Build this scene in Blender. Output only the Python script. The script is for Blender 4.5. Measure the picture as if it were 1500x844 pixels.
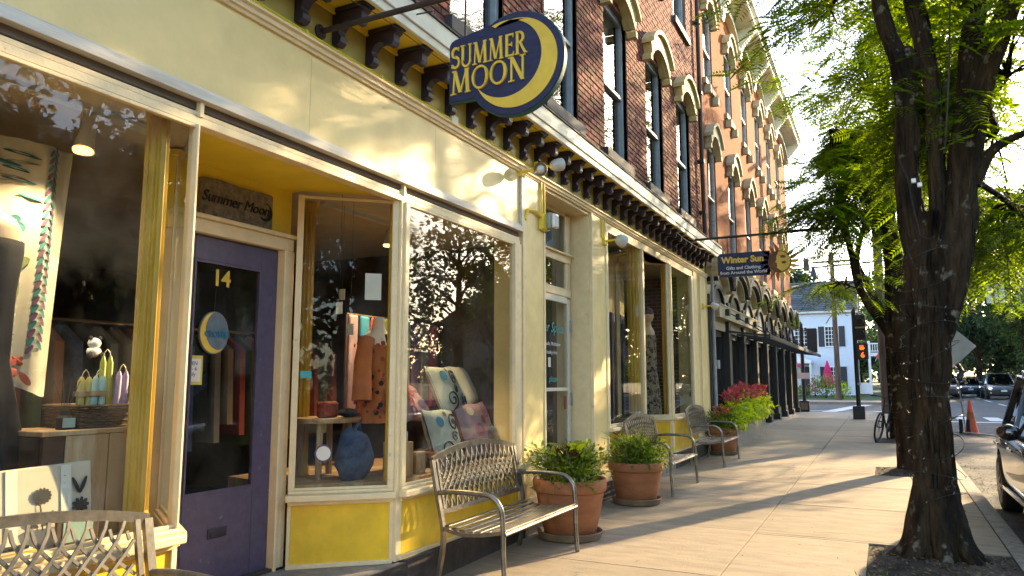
import bpy, bmesh, math, random
import numpy as np
from mathutils import Vector, Matrix, Euler
R = math.radians
random.seed(7); rng = np.random.default_rng(7)
scene = bpy.context.scene
for o in list(bpy.data.objects): bpy.data.objects.remove(o)
C = scene.collection

# ---------------------------------------------------------------- camera, sky, sun, exposure
CAMX, CAMH = 3.23, 1.5
cam = bpy.data.cameras.new('camera'); camo = bpy.data.objects.new('camera', cam); C.objects.link(camo)
cam.sensor_width = 36; cam.lens = 36 * 1083 / 1500; cam.clip_end = 2000; cam.clip_start = 0.05
camo.location = (CAMX, 0, CAMH); camo.rotation_euler = (R(90 + 7.1576), 0, R(26.5754))
scene.camera = camo
SUN_EL, SUN_AZ = R(19), math.atan2(0.378, 0.926)
sund = Vector((math.sin(SUN_AZ) * math.cos(SUN_EL), math.cos(SUN_AZ) * math.cos(SUN_EL), math.sin(SUN_EL)))
w = bpy.data.worlds.new('World'); scene.world = w; w.use_nodes = True
nt = w.node_tree; bg = nt.nodes['Background']
sky = nt.nodes.new('ShaderNodeTexSky'); sky.sky_type = 'NISHITA'; sky.sun_disc = False
sky.sun_elevation = SUN_EL; sky.sun_rotation = SUN_AZ; sky.air_density = 1.0; sky.dust_density = 1.0; sky.ozone_density = 1.0
nt.links.new(sky.outputs[0], bg.inputs[0]); bg.inputs[1].default_value = 0.15
sl = bpy.data.lights.new('sun', 'SUN'); sl.energy = 2.95; sl.angle = R(0.5); sl.color = (1.0, 0.74, 0.41)
so = bpy.data.objects.new('sun', sl); C.objects.link(so); so.rotation_euler = sund.to_track_quat('Z', 'Y').to_euler()
so.location = (20, 40, 30)
vs = scene.view_settings; vs.view_transform = 'Standard'; vs.look = 'None'; vs.gamma = 1; vs.exposure = 2.6
vs.use_curve_mapping = False
scene.render.engine = 'CYCLES'
try:
    scene.cycles.max_bounces = 8; scene.cycles.transparent_max_bounces = 16
    scene.cycles.sample_clamp_indirect = 6; scene.cycles.caustics_reflective = False; scene.cycles.caustics_refractive = False
except Exception: pass

SLOPE = 0.0085
def g(y): return SLOPE * (y - 6)          # the street climbs gently away from the camera

# ---------------------------------------------------------------- materials
MATS = {}
def mat(name, col, rough=.6, metal=0, var=.12, scale=6, bump=0, bscale=60, col2=None, mix=.5, spec=.5, coat=0,
        stretch=(1, 1, 1), island=0, objrand=0, trans=0, emit=0, contrast=(.35, .65), bdist=.01, thue=.483, patch=None):
    """principled material: base colour modulated by noise; optional second colour, relief, per-piece variation"""
    m = bpy.data.materials.new(name); m.use_nodes = True; t = m.node_tree; N = t.nodes; L = t.links
    b = N['Principled BSDF']; out = N['Material Output']
    b.inputs['Roughness'].default_value = rough; b.inputs['Metallic'].default_value = metal
    b.inputs['Specular IOR Level'].default_value = spec; b.inputs['Coat Weight'].default_value = coat
    tc = N.new('ShaderNodeTexCoord'); mp = N.new('ShaderNodeMapping'); mp.inputs['Scale'].default_value = stretch
    L.new(tc.outputs['Object'], mp.inputs[0])
    nz = N.new('ShaderNodeTexNoise'); nz.inputs['Scale'].default_value = scale; nz.inputs['Detail'].default_value = 6
    nz.inputs['Roughness'].default_value = .65
    L.new(mp.outputs[0], nz.inputs[0])
    rp = N.new('ShaderNodeMapRange'); rp.inputs[1].default_value = contrast[0]; rp.inputs[2].default_value = contrast[1]
    L.new(nz.outputs[0], rp.inputs[0])
    mx = N.new('ShaderNodeMix'); mx.data_type = 'RGBA'
    c2 = col2 if col2 else tuple(c * (1 - var * 2) for c in col)
    mx.inputs['A'].default_value = (*col, 1); mx.inputs['B'].default_value = (*c2, 1)
    ml = N.new('ShaderNodeMath'); ml.operation = 'MULTIPLY'; ml.inputs[1].default_value = mix if col2 else 1
    L.new(rp.outputs[0], ml.inputs[0]); L.new(ml.outputs[0], mx.inputs['Factor'])
    cur = mx.outputs['Result']
    if patch:                                     # blotches with a shape of their own: lichen, gum, stains
        pc, ps, lo, hi = patch
        n3 = N.new('ShaderNodeTexNoise'); n3.inputs['Scale'].default_value = ps; n3.inputs['Detail'].default_value = 3; L.new(tc.outputs['Object'], n3.inputs[0])
        r3 = N.new('ShaderNodeMapRange'); r3.inputs[1].default_value = lo; r3.inputs[2].default_value = hi; L.new(n3.outputs[0], r3.inputs[0])
        m3 = N.new('ShaderNodeMix'); m3.data_type = 'RGBA'; m3.inputs['B'].default_value = (*pc, 1); L.new(r3.outputs[0], m3.inputs['Factor']); L.new(cur, m3.inputs['A']); cur = m3.outputs['Result']
    if island or objrand:
        ge = N.new('ShaderNodeNewGeometry'); oi = N.new('ShaderNodeObjectInfo')
        ad = N.new('ShaderNodeMath'); ad.operation = 'ADD'; L.new(ge.outputs['Random Per Island'], ad.inputs[0]); L.new(oi.outputs['Random'], ad.inputs[1])
        fr = N.new('ShaderNodeMath'); fr.operation = 'FRACT'; L.new(ad.outputs[0], fr.inputs[0])
        k = max(island, objrand)
        mr = N.new('ShaderNodeMapRange'); mr.inputs[3].default_value = 1 - k; mr.inputs[4].default_value = 1 + k; L.new(fr.outputs[0], mr.inputs[0])
        hs = N.new('ShaderNodeHueSaturation'); L.new(cur, hs.inputs['Color']); L.new(mr.outputs[0], hs.inputs['Value'])
        mr2 = N.new('ShaderNodeMapRange'); mr2.inputs[3].default_value = .5 + k * .035; mr2.inputs[4].default_value = .5 - k * .035; L.new(fr.outputs[0], mr2.inputs[0])
        L.new(mr2.outputs[0], hs.inputs['Hue']); cur = hs.outputs[0]
    L.new(cur, b.inputs['Base Color'])
    rr = N.new('ShaderNodeMapRange'); rr.inputs[3].default_value = max(rough - .1, .02); rr.inputs[4].default_value = min(rough + .1, 1)
    L.new(nz.outputs[0], rr.inputs[0]); L.new(rr.outputs[0], b.inputs['Roughness'])
    if bump:
        n2 = N.new('ShaderNodeTexNoise'); n2.inputs['Scale'].default_value = bscale; n2.inputs['Detail'].default_value = 5
        L.new(mp.outputs[0], n2.inputs[0])
        bp = N.new('ShaderNodeBump'); bp.inputs['Strength'].default_value = bump; bp.inputs['Distance'].default_value = bdist
        L.new(n2.outputs[0], bp.inputs['Height']); L.new(bp.outputs[0], b.inputs['Normal'])
    if trans:                                     # thin translucent leaf
        tr = N.new('ShaderNodeBsdfTranslucent'); ms = N.new('ShaderNodeMixShader'); ms.inputs[0].default_value = trans
        h2 = N.new('ShaderNodeHueSaturation'); h2.inputs['Value'].default_value = 2.5; h2.inputs['Saturation'].default_value = 1.1; h2.inputs['Hue'].default_value = thue
        L.new(cur, h2.inputs['Color']); L.new(h2.outputs[0], tr.inputs[0])
        L.new(b.outputs[0], ms.inputs[1]); L.new(tr.outputs[0], ms.inputs[2]); L.new(ms.outputs[0], out.inputs[0])
    if emit:
        b.inputs['Emission Strength'].default_value = emit; b.inputs['Emission Color'].default_value = (*col, 1)
    MATS[name] = m
    return m

def glass(name, ior=1.55, tint=(1, 1, 1), rough=0.012, dirt=.03):
    m = bpy.data.materials.new(name); m.use_nodes = True; t = m.node_tree; N = t.nodes; L = t.links
    N.remove(N['Principled BSDF']); out = N['Material Output']
    tb = N.new('ShaderNodeBsdfTransparent'); tb.inputs[0].default_value = (*tint, 1)
    gb = N.new('ShaderNodeBsdfGlossy'); gb.inputs['Roughness'].default_value = rough
    fr = N.new('ShaderNodeFresnel'); fr.inputs[0].default_value = ior
    # plate glass is never quite flat: a long, faint ripple
    tc = N.new('ShaderNodeTexCoord'); nz = N.new('ShaderNodeTexNoise'); nz.inputs['Scale'].default_value = 1.3; nz.inputs['Detail'].default_value = 1
    L.new(tc.outputs['Object'], nz.inputs[0])
    bp = N.new('ShaderNodeBump'); bp.inputs['Strength'].default_value = .06; bp.inputs['Distance'].default_value = .01
    L.new(nz.outputs[0], bp.inputs['Height']); L.new(bp.outputs[0], gb.inputs['Normal'])
    ge = N.new('ShaderNodeNewGeometry'); iv = N.new('ShaderNodeMath'); iv.operation = 'SUBTRACT'; iv.inputs[0].default_value = 1; L.new(ge.outputs['Backfacing'], iv.inputs[1])
    fm = N.new('ShaderNodeMath'); fm.operation = 'MULTIPLY'; L.new(fr.outputs[0], fm.inputs[0]); L.new(iv.outputs[0], fm.inputs[1])   # each pane reflects once, at its outer face
    mx = N.new('ShaderNodeMixShader'); L.new(fm.outputs[0], mx.inputs[0]); L.new(tb.outputs[0], mx.inputs[1]); L.new(gb.outputs[0], mx.inputs[2])
    db = N.new('ShaderNodeBsdfDiffuse'); db.inputs[0].default_value = (.6, .58, .5, 1)
    n2 = N.new('ShaderNodeTexNoise'); n2.inputs['Scale'].default_value = 3; n2.inputs['Detail'].default_value = 8
    L.new(tc.outputs['Object'], n2.inputs[0])
    mr = N.new('ShaderNodeMapRange'); mr.inputs[1].default_value = .4; mr.inputs[2].default_value = .75; mr.inputs[4].default_value = dirt
    L.new(n2.outputs[0], mr.inputs[0])
    m2 = N.new('ShaderNodeMixShader'); L.new(mr.outputs[0], m2.inputs[0]); L.new(mx.outputs[0], m2.inputs[1]); L.new(db.outputs[0], m2.inputs[2])
    L.new(m2.outputs[0], out.inputs[0]); MATS[name] = m
    return m

# ---------------------------------------------------------------- mesh builder
class MB:
    def __init__(s): s.v = []; s.f = []
    def add(s, vs, fs):
        n = len(s.v); s.v += [tuple(v) for v in vs]; s.f += [tuple(i + n for i in f) for f in fs]; return s
    def box(s, x0, x1, y0, y1, z0, z1):
        return s.add([(x0,y0,z0),(x1,y0,z0),(x1,y1,z0),(x0,y1,z0),(x0,y0,z1),(x1,y0,z1),(x1,y1,z1),(x0,y1,z1)],
                     [(0,3,2,1),(4,5,6,7),(0,1,5,4),(1,2,6,5),(2,3,7,6),(3,0,4,7)])
    def beam(s, a, b, w, h, up=(0, 0, 1)):
        """rectangular bar from a to b, w across, h along up"""
        a, b = Vector(a), Vector(b); d = (b - a).normalized(); u = Vector(up); sd = d.cross(u)
        if sd.length < 1e-4: sd = d.cross(Vector((1, 0, 0)))
        sd.normalize(); u = sd.cross(d); sd *= w / 2; u *= h / 2
        return s.add([a-sd-u, a+sd-u, a+sd+u, a-sd+u, b-sd-u, b+sd-u, b+sd+u, b-sd+u],
                     [(0,3,2,1),(4,5,6,7),(0,1,5,4),(1,2,6,5),(2,3,7,6),(3,0,4,7)])
    def prism(s, pts, axis, a0, a1):
        n = len(pts)
        def P(p, a):
            return {'x': (a, p[0], p[1]), 'y': (p[0], a, p[1]), 'z': (p[0], p[1], a)}[axis]
        return s.add([P(p, a0) for p in pts] + [P(p, a1) for p in pts],
                     [tuple(range(n))[::-1], tuple(range(n, 2*n))] + [(i, (i+1) % n, n+(i+1) % n, n+i) for i in range(n)])
    def tube(s, pts, r, n=8, caps=True):
        pts = [Vector(p) for p in pts]; k = len(pts); rs = r if hasattr(r, '__len__') else [r]*k
        vs = []; prev = None
        for i, p in enumerate(pts):
            d = (pts[min(i+1, k-1)] - pts[max(i-1, 0)])
            d = d.normalized() if d.length > 1e-9 else Vector((0, 0, 1))
            if prev is None:
                a = Vector((0, 0, 1)) if abs(d.z) < .9 else Vector((1, 0, 0)); sx = d.cross(a).normalized()
            else: sx = (prev - d * prev.dot(d)).normalized()
            prev = sx; sy = d.cross(sx)
            for j in range(n):
                t = 2*math.pi*j/n; vs.append(p + (sx*math.cos(t) + sy*math.sin(t))*rs[i])
        fs = [(i*n+j, i*n+(j+1) % n, (i+1)*n+(j+1) % n, (i+1)*n+j) for i in range(k-1) for j in range(n)]
        if caps: fs += [tuple(range(n))[::-1], tuple(range((k-1)*n, k*n))]
        return s.add(vs, fs)
    def lathe(s, prof, n=24, c=(0, 0, 0)):
        vs = []
        for (r_, z) in prof:
            for j in range(n):
                t = 2*math.pi*j/n; vs.append((c[0]+r_*math.cos(t), c[1]+r_*math.sin(t), c[2]+z))
        k = len(prof)
        fs = [(i*n+j, i*n+(j+1) % n, (i+1)*n+(j+1) % n, (i+1)*n+j) for i in range(k-1) for j in range(n)]
        fs += [tuple(range(n))[::-1], tuple(range((k-1)*n, k*n))]
        return s.add(vs, fs)
    def blob(s, c, r, sub=2, amp=.15, seed=0):
        bm = bmesh.new(); bmesh.ops.create_icosphere(bm, subdivisions=sub, radius=1)
        rr = random.Random(seed); ph = [rr.uniform(0, 6) for _ in range(6)]
        for v in bm.verts:
            q = v.co; k = 1 + amp*(math.sin(3*q.x+ph[0])*math.sin(3*q.y+ph[1]) + .6*math.sin(6*q.z+ph[2])*math.sin(5*q.x+ph[3]))
            v.co = Vector((c[0]+q.x*r[0]*k, c[1]+q.y*r[1]*k, c[2]+q.z*r[2]*k))
        s.add([v.co[:] for v in bm.verts], [tuple(x.index for x in f.verts) for f in bm.faces]); bm.free(); return s
    def build(s, name, m, parent=None, smooth=False, bevel=0, angle=40, kind=None, label=None, loc=None):
        off = Vector((0, 0, 0)); p = parent
        while p is not None: off += p.location; p = p.parent
        base = Vector(loc) if loc is not None else Vector((0, 0, 0))     # own origin (world)
        o_ = base if parent is None else (base if loc is not None else off)
        me = bpy.data.meshes.new(name); me.from_pydata([(x-o_[0], y-o_[1], z-o_[2]) for x, y, z in s.v], [], s.f); me.update()
        if len(s.f) < 40000:
            bm = bmesh.new(); bm.from_mesh(me); bmesh.ops.recalc_face_normals(bm, faces=bm.faces); bm.to_mesh(me); bm.free()
        if smooth: me.shade_smooth(); me.set_sharp_from_angle(angle=R(angle))
        return link(name, me, m, parent, (base - off) if loc is not None else None, bevel, kind, label)

def link(name, me, m, parent=None, loc=None, bevel=0, kind=None, label=None):
    if m is not None:
        me.materials.clear(); me.materials.append(MATS[m] if isinstance(m, str) else m)
    o = bpy.data.objects.new(name, me); C.objects.link(o); o.parent = parent
    if loc is not None: o.location = loc
    if bevel:
        md = o.modifiers.new('bevel', 'BEVEL'); md.width = bevel; md.segments = 2; md.limit_method = 'ANGLE'
    if kind: o['kind'] = kind
    if label: o['label'] = label
    return o

def tag(o, label, cat, group=None, kind=None):
    o['label'] = label; o['category'] = cat
    if group: o['group'] = group
    if kind: o['kind'] = kind
    return o
def thing(name, label, cat, loc=(0, 0, 0), group=None):
    o = bpy.data.objects.new(name, None); C.objects.link(o); o.location = loc; o.empty_display_size = .2
    return tag(o, label, cat, group)
def struct(name, mb, m, **k):
    o = mb.build(name, m, **k); o['kind'] = 'structure'; return o
def copy_tree(o, parent=None, label=None):
    c = o.copy(); C.objects.link(c); c.parent = parent
    if label: c['label'] = label
    for ch in list(o.children): copy_tree(ch, c)
    return c
def box(*a): return MB().box(*a)

def text_obj(name, body, size, m, parent, mtx, ext=.004, bold=0, shear=0, space=1, align='CENTER', kind=None):
    cu = bpy.data.curves.new('t', 'FONT'); cu.body = body; cu.size = size; cu.extrude = ext; cu.align_x = align; cu.align_y = 'CENTER'
    cu.offset = bold; cu.shear = shear; cu.space_character = space; cu.resolution_u = 3
    to = bpy.data.objects.new('t', cu); C.objects.link(to); dg = bpy.context.evaluated_depsgraph_get(); dg.update()
    me = bpy.data.meshes.new_from_object(to.evaluated_get(dg)); me.name = name
    bpy.data.objects.remove(to); bpy.data.curves.remove(cu)
    off = Vector((0, 0, 0)); p = parent
    while p is not None: off += p.location; p = p.parent
    me.transform(Matrix.Translation(-off) @ mtx)
    return link(name, me, m, parent)
def face_x(x, y, z): return Matrix.Translation((x, y, z)) @ Euler((R(90), 0, R(90))).to_matrix().to_4x4()   # reads from +x
def face_ny(x, y, z): return Matrix.Translation((x, y, z)) @ Euler((R(90), 0, 0)).to_matrix().to_4x4()      # reads from -y

# ---- a small serif alphabet drawn with strokes (unit height), for the hanging sign
def arc(cx, cy, rx, ry, a0, a1, w0, w1, n=14):
    out = []
    for i in range(n):
        A = [a0 + (a1-a0)*(i+k)/n for k in (0, 1)]; q = []
        for k, a in enumerate(A):
            ww = w0 + (w1-w0)*math.sin(math.pi*(i+k)/n)
            q.append(((cx+(rx-ww/2)*math.cos(a), cy+(ry-ww/2)*math.sin(a)), (cx+(rx+ww/2)*math.cos(a), cy+(ry+ww/2)*math.sin(a))))
        out.append([q[0][0], q[0][1], q[1][1], q[1][0]])
    return out
def st(x0, y0, x1, y1, w): return [[(x0-w/2, y0), (x0+w/2, y0), (x1+w/2, y1), (x1-w/2, y1)]]
def sf(x, y, w=.26, h=.05): return [[(x-w/2, y-h/2), (x+w/2, y-h/2), (x+w/2, y+h/2), (x-w/2, y+h/2)]]
PI = math.pi
def glyph(c):
    if c == 'S': return arc(.27,.73,.2,.22,R(35),R(270),.06,.15)+arc(.27,.29,.22,.24,R(90),R(-150),.15,.1)+st(.44,.8,.46,.97,.05)+st(.06,.05,.07,.22,.05), .55
    if c == 'U': return st(.14,1,.14,.32,.14)+arc(.36,.3,.25,.27,PI,2*PI,.1,.1)+st(.6,1,.6,.28,.08)+sf(.14,.98)+sf(.6,.98,.22), .74
    if c == 'M': return st(.12,0,.18,1,.07)+st(.18,1,.44,.05,.15)+st(.44,.05,.72,1,.07)+st(.72,1,.78,0,.15)+sf(.12,.02)+sf(.78,.02)+sf(.16,.98,.2)+sf(.74,.98,.2), .94
    if c == 'E': return st(.14,0,.14,1,.15)+sf(.3,.96,.44,.08)+sf(.28,.52,.34,.07)+sf(.3,.04,.46,.08)+st(.5,.82,.52,1,.05)+st(.52,0,.54,.2,.05)+st(.43,.42,.43,.62,.05), .6
    if c == 'R': return st(.14,0,.14,1,.15)+arc(.26,.74,.22,.22,R(90),R(-90),.09,.14)+sf(.2,.97,.3,.07)+sf(.22,.52,.2,.07)+st(.62,0,.3,.52,.14)+sf(.14,.02)+sf(.64,.02,.18), .7
    if c == 'O': return arc(.38,.5,.33,.45,0,2*PI,.09,.09,28)+arc(.38,.5,.31,.45,R(120),R(240),.02,.1)+arc(.38,.5,.31,.45,R(-60),R(60),.02,.1), .78
    if c == 'N': return st(.14,0,.14,1,.08)+st(.14,1,.62,0,.16)+st(.62,0,.62,1,.08)+sf(.14,.02)+sf(.1,.98,.2)+sf(.62,.98,.24), .8
def serif_word(mb, word, x, z, h, xs, y0, y1, tilt=0):
    for i, c in enumerate(word):
        polys, adv = glyph(c)
        for k, p in enumerate(polys):
            mb.prism([(x + a*h*xs, z + b*h + tilt*(a*h*xs)) for a, b in p], 'y', y0 - k*.0002, y1)
        x += (adv+.02)*h*xs; z += tilt*(adv+.02)*h*xs
    return x
# ---------------------------------------------------------------- material palette
mat('band_paint', (.80,.615,.25), .5, var=.05, scale=2.5, bump=.12, bscale=30, patch=((.60,.45,.19), 1.6, .60, .85))
mat('cream_trim', (.80,.64,.36), .55, var=.06, scale=9, bump=.2, patch=((.48,.36,.2), 18, .70, .76))
mat('column_paint', (.80,.62,.25), .5, var=.08, scale=3, bump=.12, bscale=30, patch=((.50,.38,.17), 5, .66, .8))
mat('soffit_yellow', (.88,.66,.045), .5, var=.06, scale=3)
mat('yellow_panel', (.84,.54,.025), .42, var=.1, scale=5, bump=.12, bscale=25, patch=((.40,.25,.06), 21, .72, .77))
mat('fascia_white', (.72,.68,.52), .55, var=.07, scale=4)
mat('bracket_purple', (.032,.024,.045), .5, var=.2)
mat('door_purple', (.10,.08,.135), .4, var=.14, scale=14, bump=.15, bscale=30, patch=((.17,.15,.18), 22, .68, .76))
mat('column_gold', (.66,.38,.018), .4, var=.14, scale=14, stretch=(1,1,.2))
mat('plinth_dark', (.07,.055,.045), .8, var=.3, bump=.3)
mat('alu_rail', (.66,.60,.48), .5, var=.15, scale=20, stretch=(1,.1,1))
mat('dark_slot', (.17,.13,.09), .8)
mat('black_metal', (.012,.012,.013), .45, var=.2)
mat('iron_rust', (.04,.022,.014), .7, var=.3, bump=.2)
mat('bronze', (.29,.265,.22), .36, metal=.8, var=.25, scale=14)
mat('mortar', (.20,.16,.13), .9, spec=.1, var=.2, bump=.4)
mat('brick', (.165,.055,.036), .85, col2=(.40,.34,.29), mix=.8, scale=9, island=.38, bump=.5, bscale=90, contrast=(.56,.72), spec=.15)
mat('sill_dark', (.05,.043,.038), .7, var=.2)
mat('hood_yellow', (.52,.42,.19), .7, spec=.2, var=.12, scale=9)
mat('sash_grey', (.32,.35,.36), .5, var=.15)
mat('sash_white', (.62,.60,.55), .6, var=.25, scale=25)
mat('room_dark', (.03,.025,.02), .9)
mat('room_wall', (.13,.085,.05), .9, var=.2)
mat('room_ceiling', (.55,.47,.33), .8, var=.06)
mat('concrete', (.30,.235,.16), .85, col2=(.19,.15,.10), mix=.75, scale=2.2, bump=.5, bscale=45, stretch=(1,3,1), objrand=.15, contrast=(.40,.66), patch=((.12,.10,.075), 19, .69, .73))
mat('kerb_stone', (.27,.24,.2), .9, var=.2, bump=.5, scale=12)
mat('asphalt', (.085,.083,.08), .9, var=.25, scale=3, bump=.8, bscale=220)
mat('road_paint', (.62,.62,.58), .8, var=.2, scale=15)
mat('soil', (.05,.036,.022), 1, var=.3, bump=1, bscale=60)
mat('mulch', (.16,.11,.055), .9, island=.5, var=.2)
mat('terrain', (.055,.08,.025), .95, var=.3, scale=1.5, bump=1)
mat('lawn', (.05,.095,.02), .95, var=.3, scale=3, bump=1)
mat('bark', (.07,.046,.024), .95, var=.35, scale=5, bump=1.0, bscale=26, stretch=(1,1,.22), spec=.15, col2=(.012,.009,.006), mix=1, contrast=(.33, .60), bdist=.07, patch=((.15,.135,.10), 9, .62, .70))
mat('pole_wood', (.16,.105,.07), .9, var=.3, scale=8, stretch=(1,1,.1))
mat('leaf_locust', (.085,.145,.014), .5, var=.15, scale=2, island=.45, trans=.62)
mat('leaf_far', (.042,.082,.018), .6, var=.15, scale=1, island=.5, trans=.35)
mat('leaf_deep', (.026,.054,.02), .6, var=.15, scale=1, island=.4, trans=.25)
mat('leaf_pot', (.115,.18,.022), .5, var=.2, scale=9, island=.5, trans=.45)
mat('leaf_lime', (.26,.36,.018), .5, var=.1, scale=9, island=.3, trans=.45)
mat('leaf_red', (.46,.10,.09), .55, var=.2, scale=9, island=.5, trans=.25, thue=.5)
mat('leaf_maroon', (.05,.012,.014), .5, island=.4, trans=.2, thue=.5)
mat('terracotta', (.36,.135,.05), .7, var=.16, scale=4, bump=.12, stretch=(1,1,2))
mat('saucer_clay', (.24,.16,.09), .8, var=.2)
mat('sign_blue', (.014,.018,.075), .6, var=.25, scale=10, stretch=(1,1,5), bump=.25, bscale=14)
mat('sign_gold', (.78,.52,.05), .5, var=.1)
mat('sign_edge', (.01,.09,.08), .6)
mat('sun_orange', (.42,.13,.02), .6, var=.2)
mat('sun_shade', (.16,.055,.012), .6, var=.2)
mat('white_paint', (.78,.78,.76), .5, var=.06)
mat('letter_white', (.75,.74,.68), .5)
mat('plaque_stone', (.27,.22,.15), .8, var=.3, scale=25, bump=.5)
mat('black_print', (.012,.012,.012), .7)
mat('chrome', (.6,.6,.58), .15, metal=1, var=.05)
mat('car_black', (.008,.008,.009), .16, coat=.8, var=0)
mat('car_blue', (.015,.03,.05), .18, coat=.8, var=0)
mat('car_grey', (.03,.033,.036), .18, coat=.8, var=0)
mat('car_brown', (.05,.035,.025), .2, coat=.8, var=0)
mat('tyre', (.012,.012,.012), .8, bump=.2)
mat('rim', (.22,.22,.22), .3, metal=.9)
mat('rubber', (.015,.015,.015), .7)
mat('headlight', (1,.86,.6), .3, emit=1.6)
mat('lamp_glow', (1,.55,.10), .3, emit=1.4)
mat('signal_orange', (1,.10,.012), .3, emit=.45)
mat('plate', (.6,.58,.52), .5)
mat('cone_orange', (.75,.10,.03), .6, var=.1)
mat('flag_red', (.6,.08,.05), .7)
mat('umbrella_pink', (.62,.02,.16), .7, trans=.3)
mat('clapboard', (.62,.66,.72), .6, var=.04)
mat('clapboard_grey', (.20,.19,.17), .7, var=.08)
mat('shingle', (.10,.105,.115), .9, island=.35, var=.2)
mat('shutter', (.022,.028,.035), .5)
mat('sign_back', (.30,.29,.28), .45, metal=.5, var=.06)
mat('lamp_white', (.62,.6,.54), .4)
mat('panel_white', (.7,.7,.7), .4)
mat('wire', (.012,.012,.012), .6)
mat('bulb', (.75,.75,.7), .15); mat('tiny_bulb', (.34,.34,.31), .3)
mat('wood_old', (.34,.20,.085), .8, col2=(.62,.50,.32), mix=.8, scale=5, stretch=(1,1,.25), bump=.4, contrast=(.5,.68))
mat('wood_dark', (.09,.045,.022), .7, var=.2, stretch=(1,1,.2))
mat('wicker', (.15,.085,.038), .8, var=.3, island=.35)
mat('canvas', (.66,.57,.42), .9, var=.06, bump=.15, bscale=300)
mat('linen', (.44,.42,.33), .9, var=.06, bump=.1, bscale=300)
mat('skin_mannequin', (.70,.52,.34), .5, var=.04)
mat('cloth_navy', (.006,.008,.016), .85, var=.3, stretch=(3,3,.3))
mat('cloth_black', (.012,.011,.013), .85)
mat('cloth_orange', (.52,.15,.03), .8, var=.15)
mat('cloth_taupe', (.26,.225,.18), .85, var=.15)
mat('cloth_blue', (.06,.10,.19), .85, var=.3, scale=12)
mat('paper', (.74,.70,.58), .8, var=.04)
mat('paper_yellow', (.75,.58,.08), .7)
mat('teal', (.05,.34,.33), .6)
mat('wax_yellow', (.55,.42,.09), .4); mat('wax_aqua', (.32,.48,.42), .4); mat('wax_olive', (.36,.37,.02), .35)
mat('wax_lilac', (.34,.25,.45), .4); mat('wax_cream', (.72,.63,.40), .4); mat('wax_rust', (.4,.14,.04), .4)
mat('print_teal', (.03,.16,.17), .9); mat('print_green', (.13,.16,.05), .9); mat('print_purple', (.12,.06,.12), .9)
mat('print_tan', (.34,.25,.15), .9); mat('print_red', (.32,.06,.04), .9); mat('print_pink', (.42,.10,.16), .9); mat('print_blue', (.03,.20,.30), .9)
mat('pillow_pale', (.42,.44,.34), .9, var=.1, bump=.2, bscale=200)
mat('pillow_rose', (.45,.20,.16), .9, col2=(.24,.20,.22), mix=.8, scale=9, bump=.2, bscale=200)
mat('pillow_cream', (.60,.54,.36), .9, var=.08)
mat('bag_red', (.42,.06,.03), .8, var=.3, scale=40)
mat('ceramic', (.45,.42,.36), .3, var=.2); mat('bowl_red', (.3,.09,.035), .35)
mat('white_light', (.8,.8,.78), .4)
mat('hedge', (.04,.075,.016), .8, var=.3)
glass('shop_glass', 1.52, (.93,.94,.92)); glass('upper_glass', 2.2, (.75,.8,.82), dirt=.02); glass('car_glass', 1.8, (.25,.27,.27), dirt=.01)

def brick_mat(name, c1, c2, mortar, stain):
    m = bpy.data.materials.new(name); m.use_nodes = True; t = m.node_tree; N = t.nodes; L = t.links; b = N['Principled BSDF']
    b.inputs['Roughness'].default_value = .9; b.inputs['Specular IOR Level'].default_value = .08
    tc = N.new('ShaderNodeTexCoord'); sp = N.new('ShaderNodeSeparateXYZ'); L.new(tc.outputs['Object'], sp.inputs[0])
    ad = N.new('ShaderNodeMath'); ad.operation = 'ADD'; L.new(sp.outputs[0], ad.inputs[0]); L.new(sp.outputs[1], ad.inputs[1])
    cb = N.new('ShaderNodeCombineXYZ'); L.new(ad.outputs[0], cb.inputs[0]); L.new(sp.outputs[2], cb.inputs[1])
    bt = N.new('ShaderNodeTexBrick'); L.new(cb.outputs[0], bt.inputs[0])
    bt.inputs['Scale'].default_value = 1; bt.inputs['Brick Width'].default_value = .215; bt.inputs['Row Height'].default_value = .074
    bt.inputs['Mortar Size'].default_value = .008; bt.inputs['Mortar Smooth'].default_value = .2
    bt.inputs['Color1'].default_value = (*c1, 1); bt.inputs['Color2'].default_value = (*c2, 1); bt.inputs['Mortar'].default_value = (*mortar, 1)
    nz = N.new('ShaderNodeTexNoise'); nz.inputs['Scale'].default_value = .9; nz.inputs['Detail'].default_value = 7; L.new(tc.outputs['Object'], nz.inputs[0])
    mr = N.new('ShaderNodeMapRange'); mr.inputs[1].default_value = .45; mr.inputs[2].default_value = .75; mr.inputs[4].default_value = .6; L.new(nz.outputs[0], mr.inputs[0])
    mx = N.new('ShaderNodeMix'); mx.data_type = 'RGBA'; mx.inputs['B'].default_value = (*stain, 1); L.new(mr.outputs[0], mx.inputs['Factor']); L.new(bt.outputs[0], mx.inputs['A'])
    L.new(mx.outputs['Result'], b.inputs['Base Color'])
    bp = N.new('ShaderNodeBump'); bp.inputs['Strength'].default_value = .6; bp.inputs['Distance'].default_value = .01; bp.invert = True
    L.new(bt.outputs['Fac'], bp.inputs['Height']); L.new(bp.outputs[0], b.inputs['Normal'])
    MATS[name] = m
brick_mat('brick_far', (.25,.064,.018), (.16,.04,.013), (.22,.11,.05), (.2,.06,.018))
brick_mat('brick_near_far', (.20,.075,.045), (.16,.06,.04), (.30,.24,.2), (.26,.16,.11))
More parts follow.
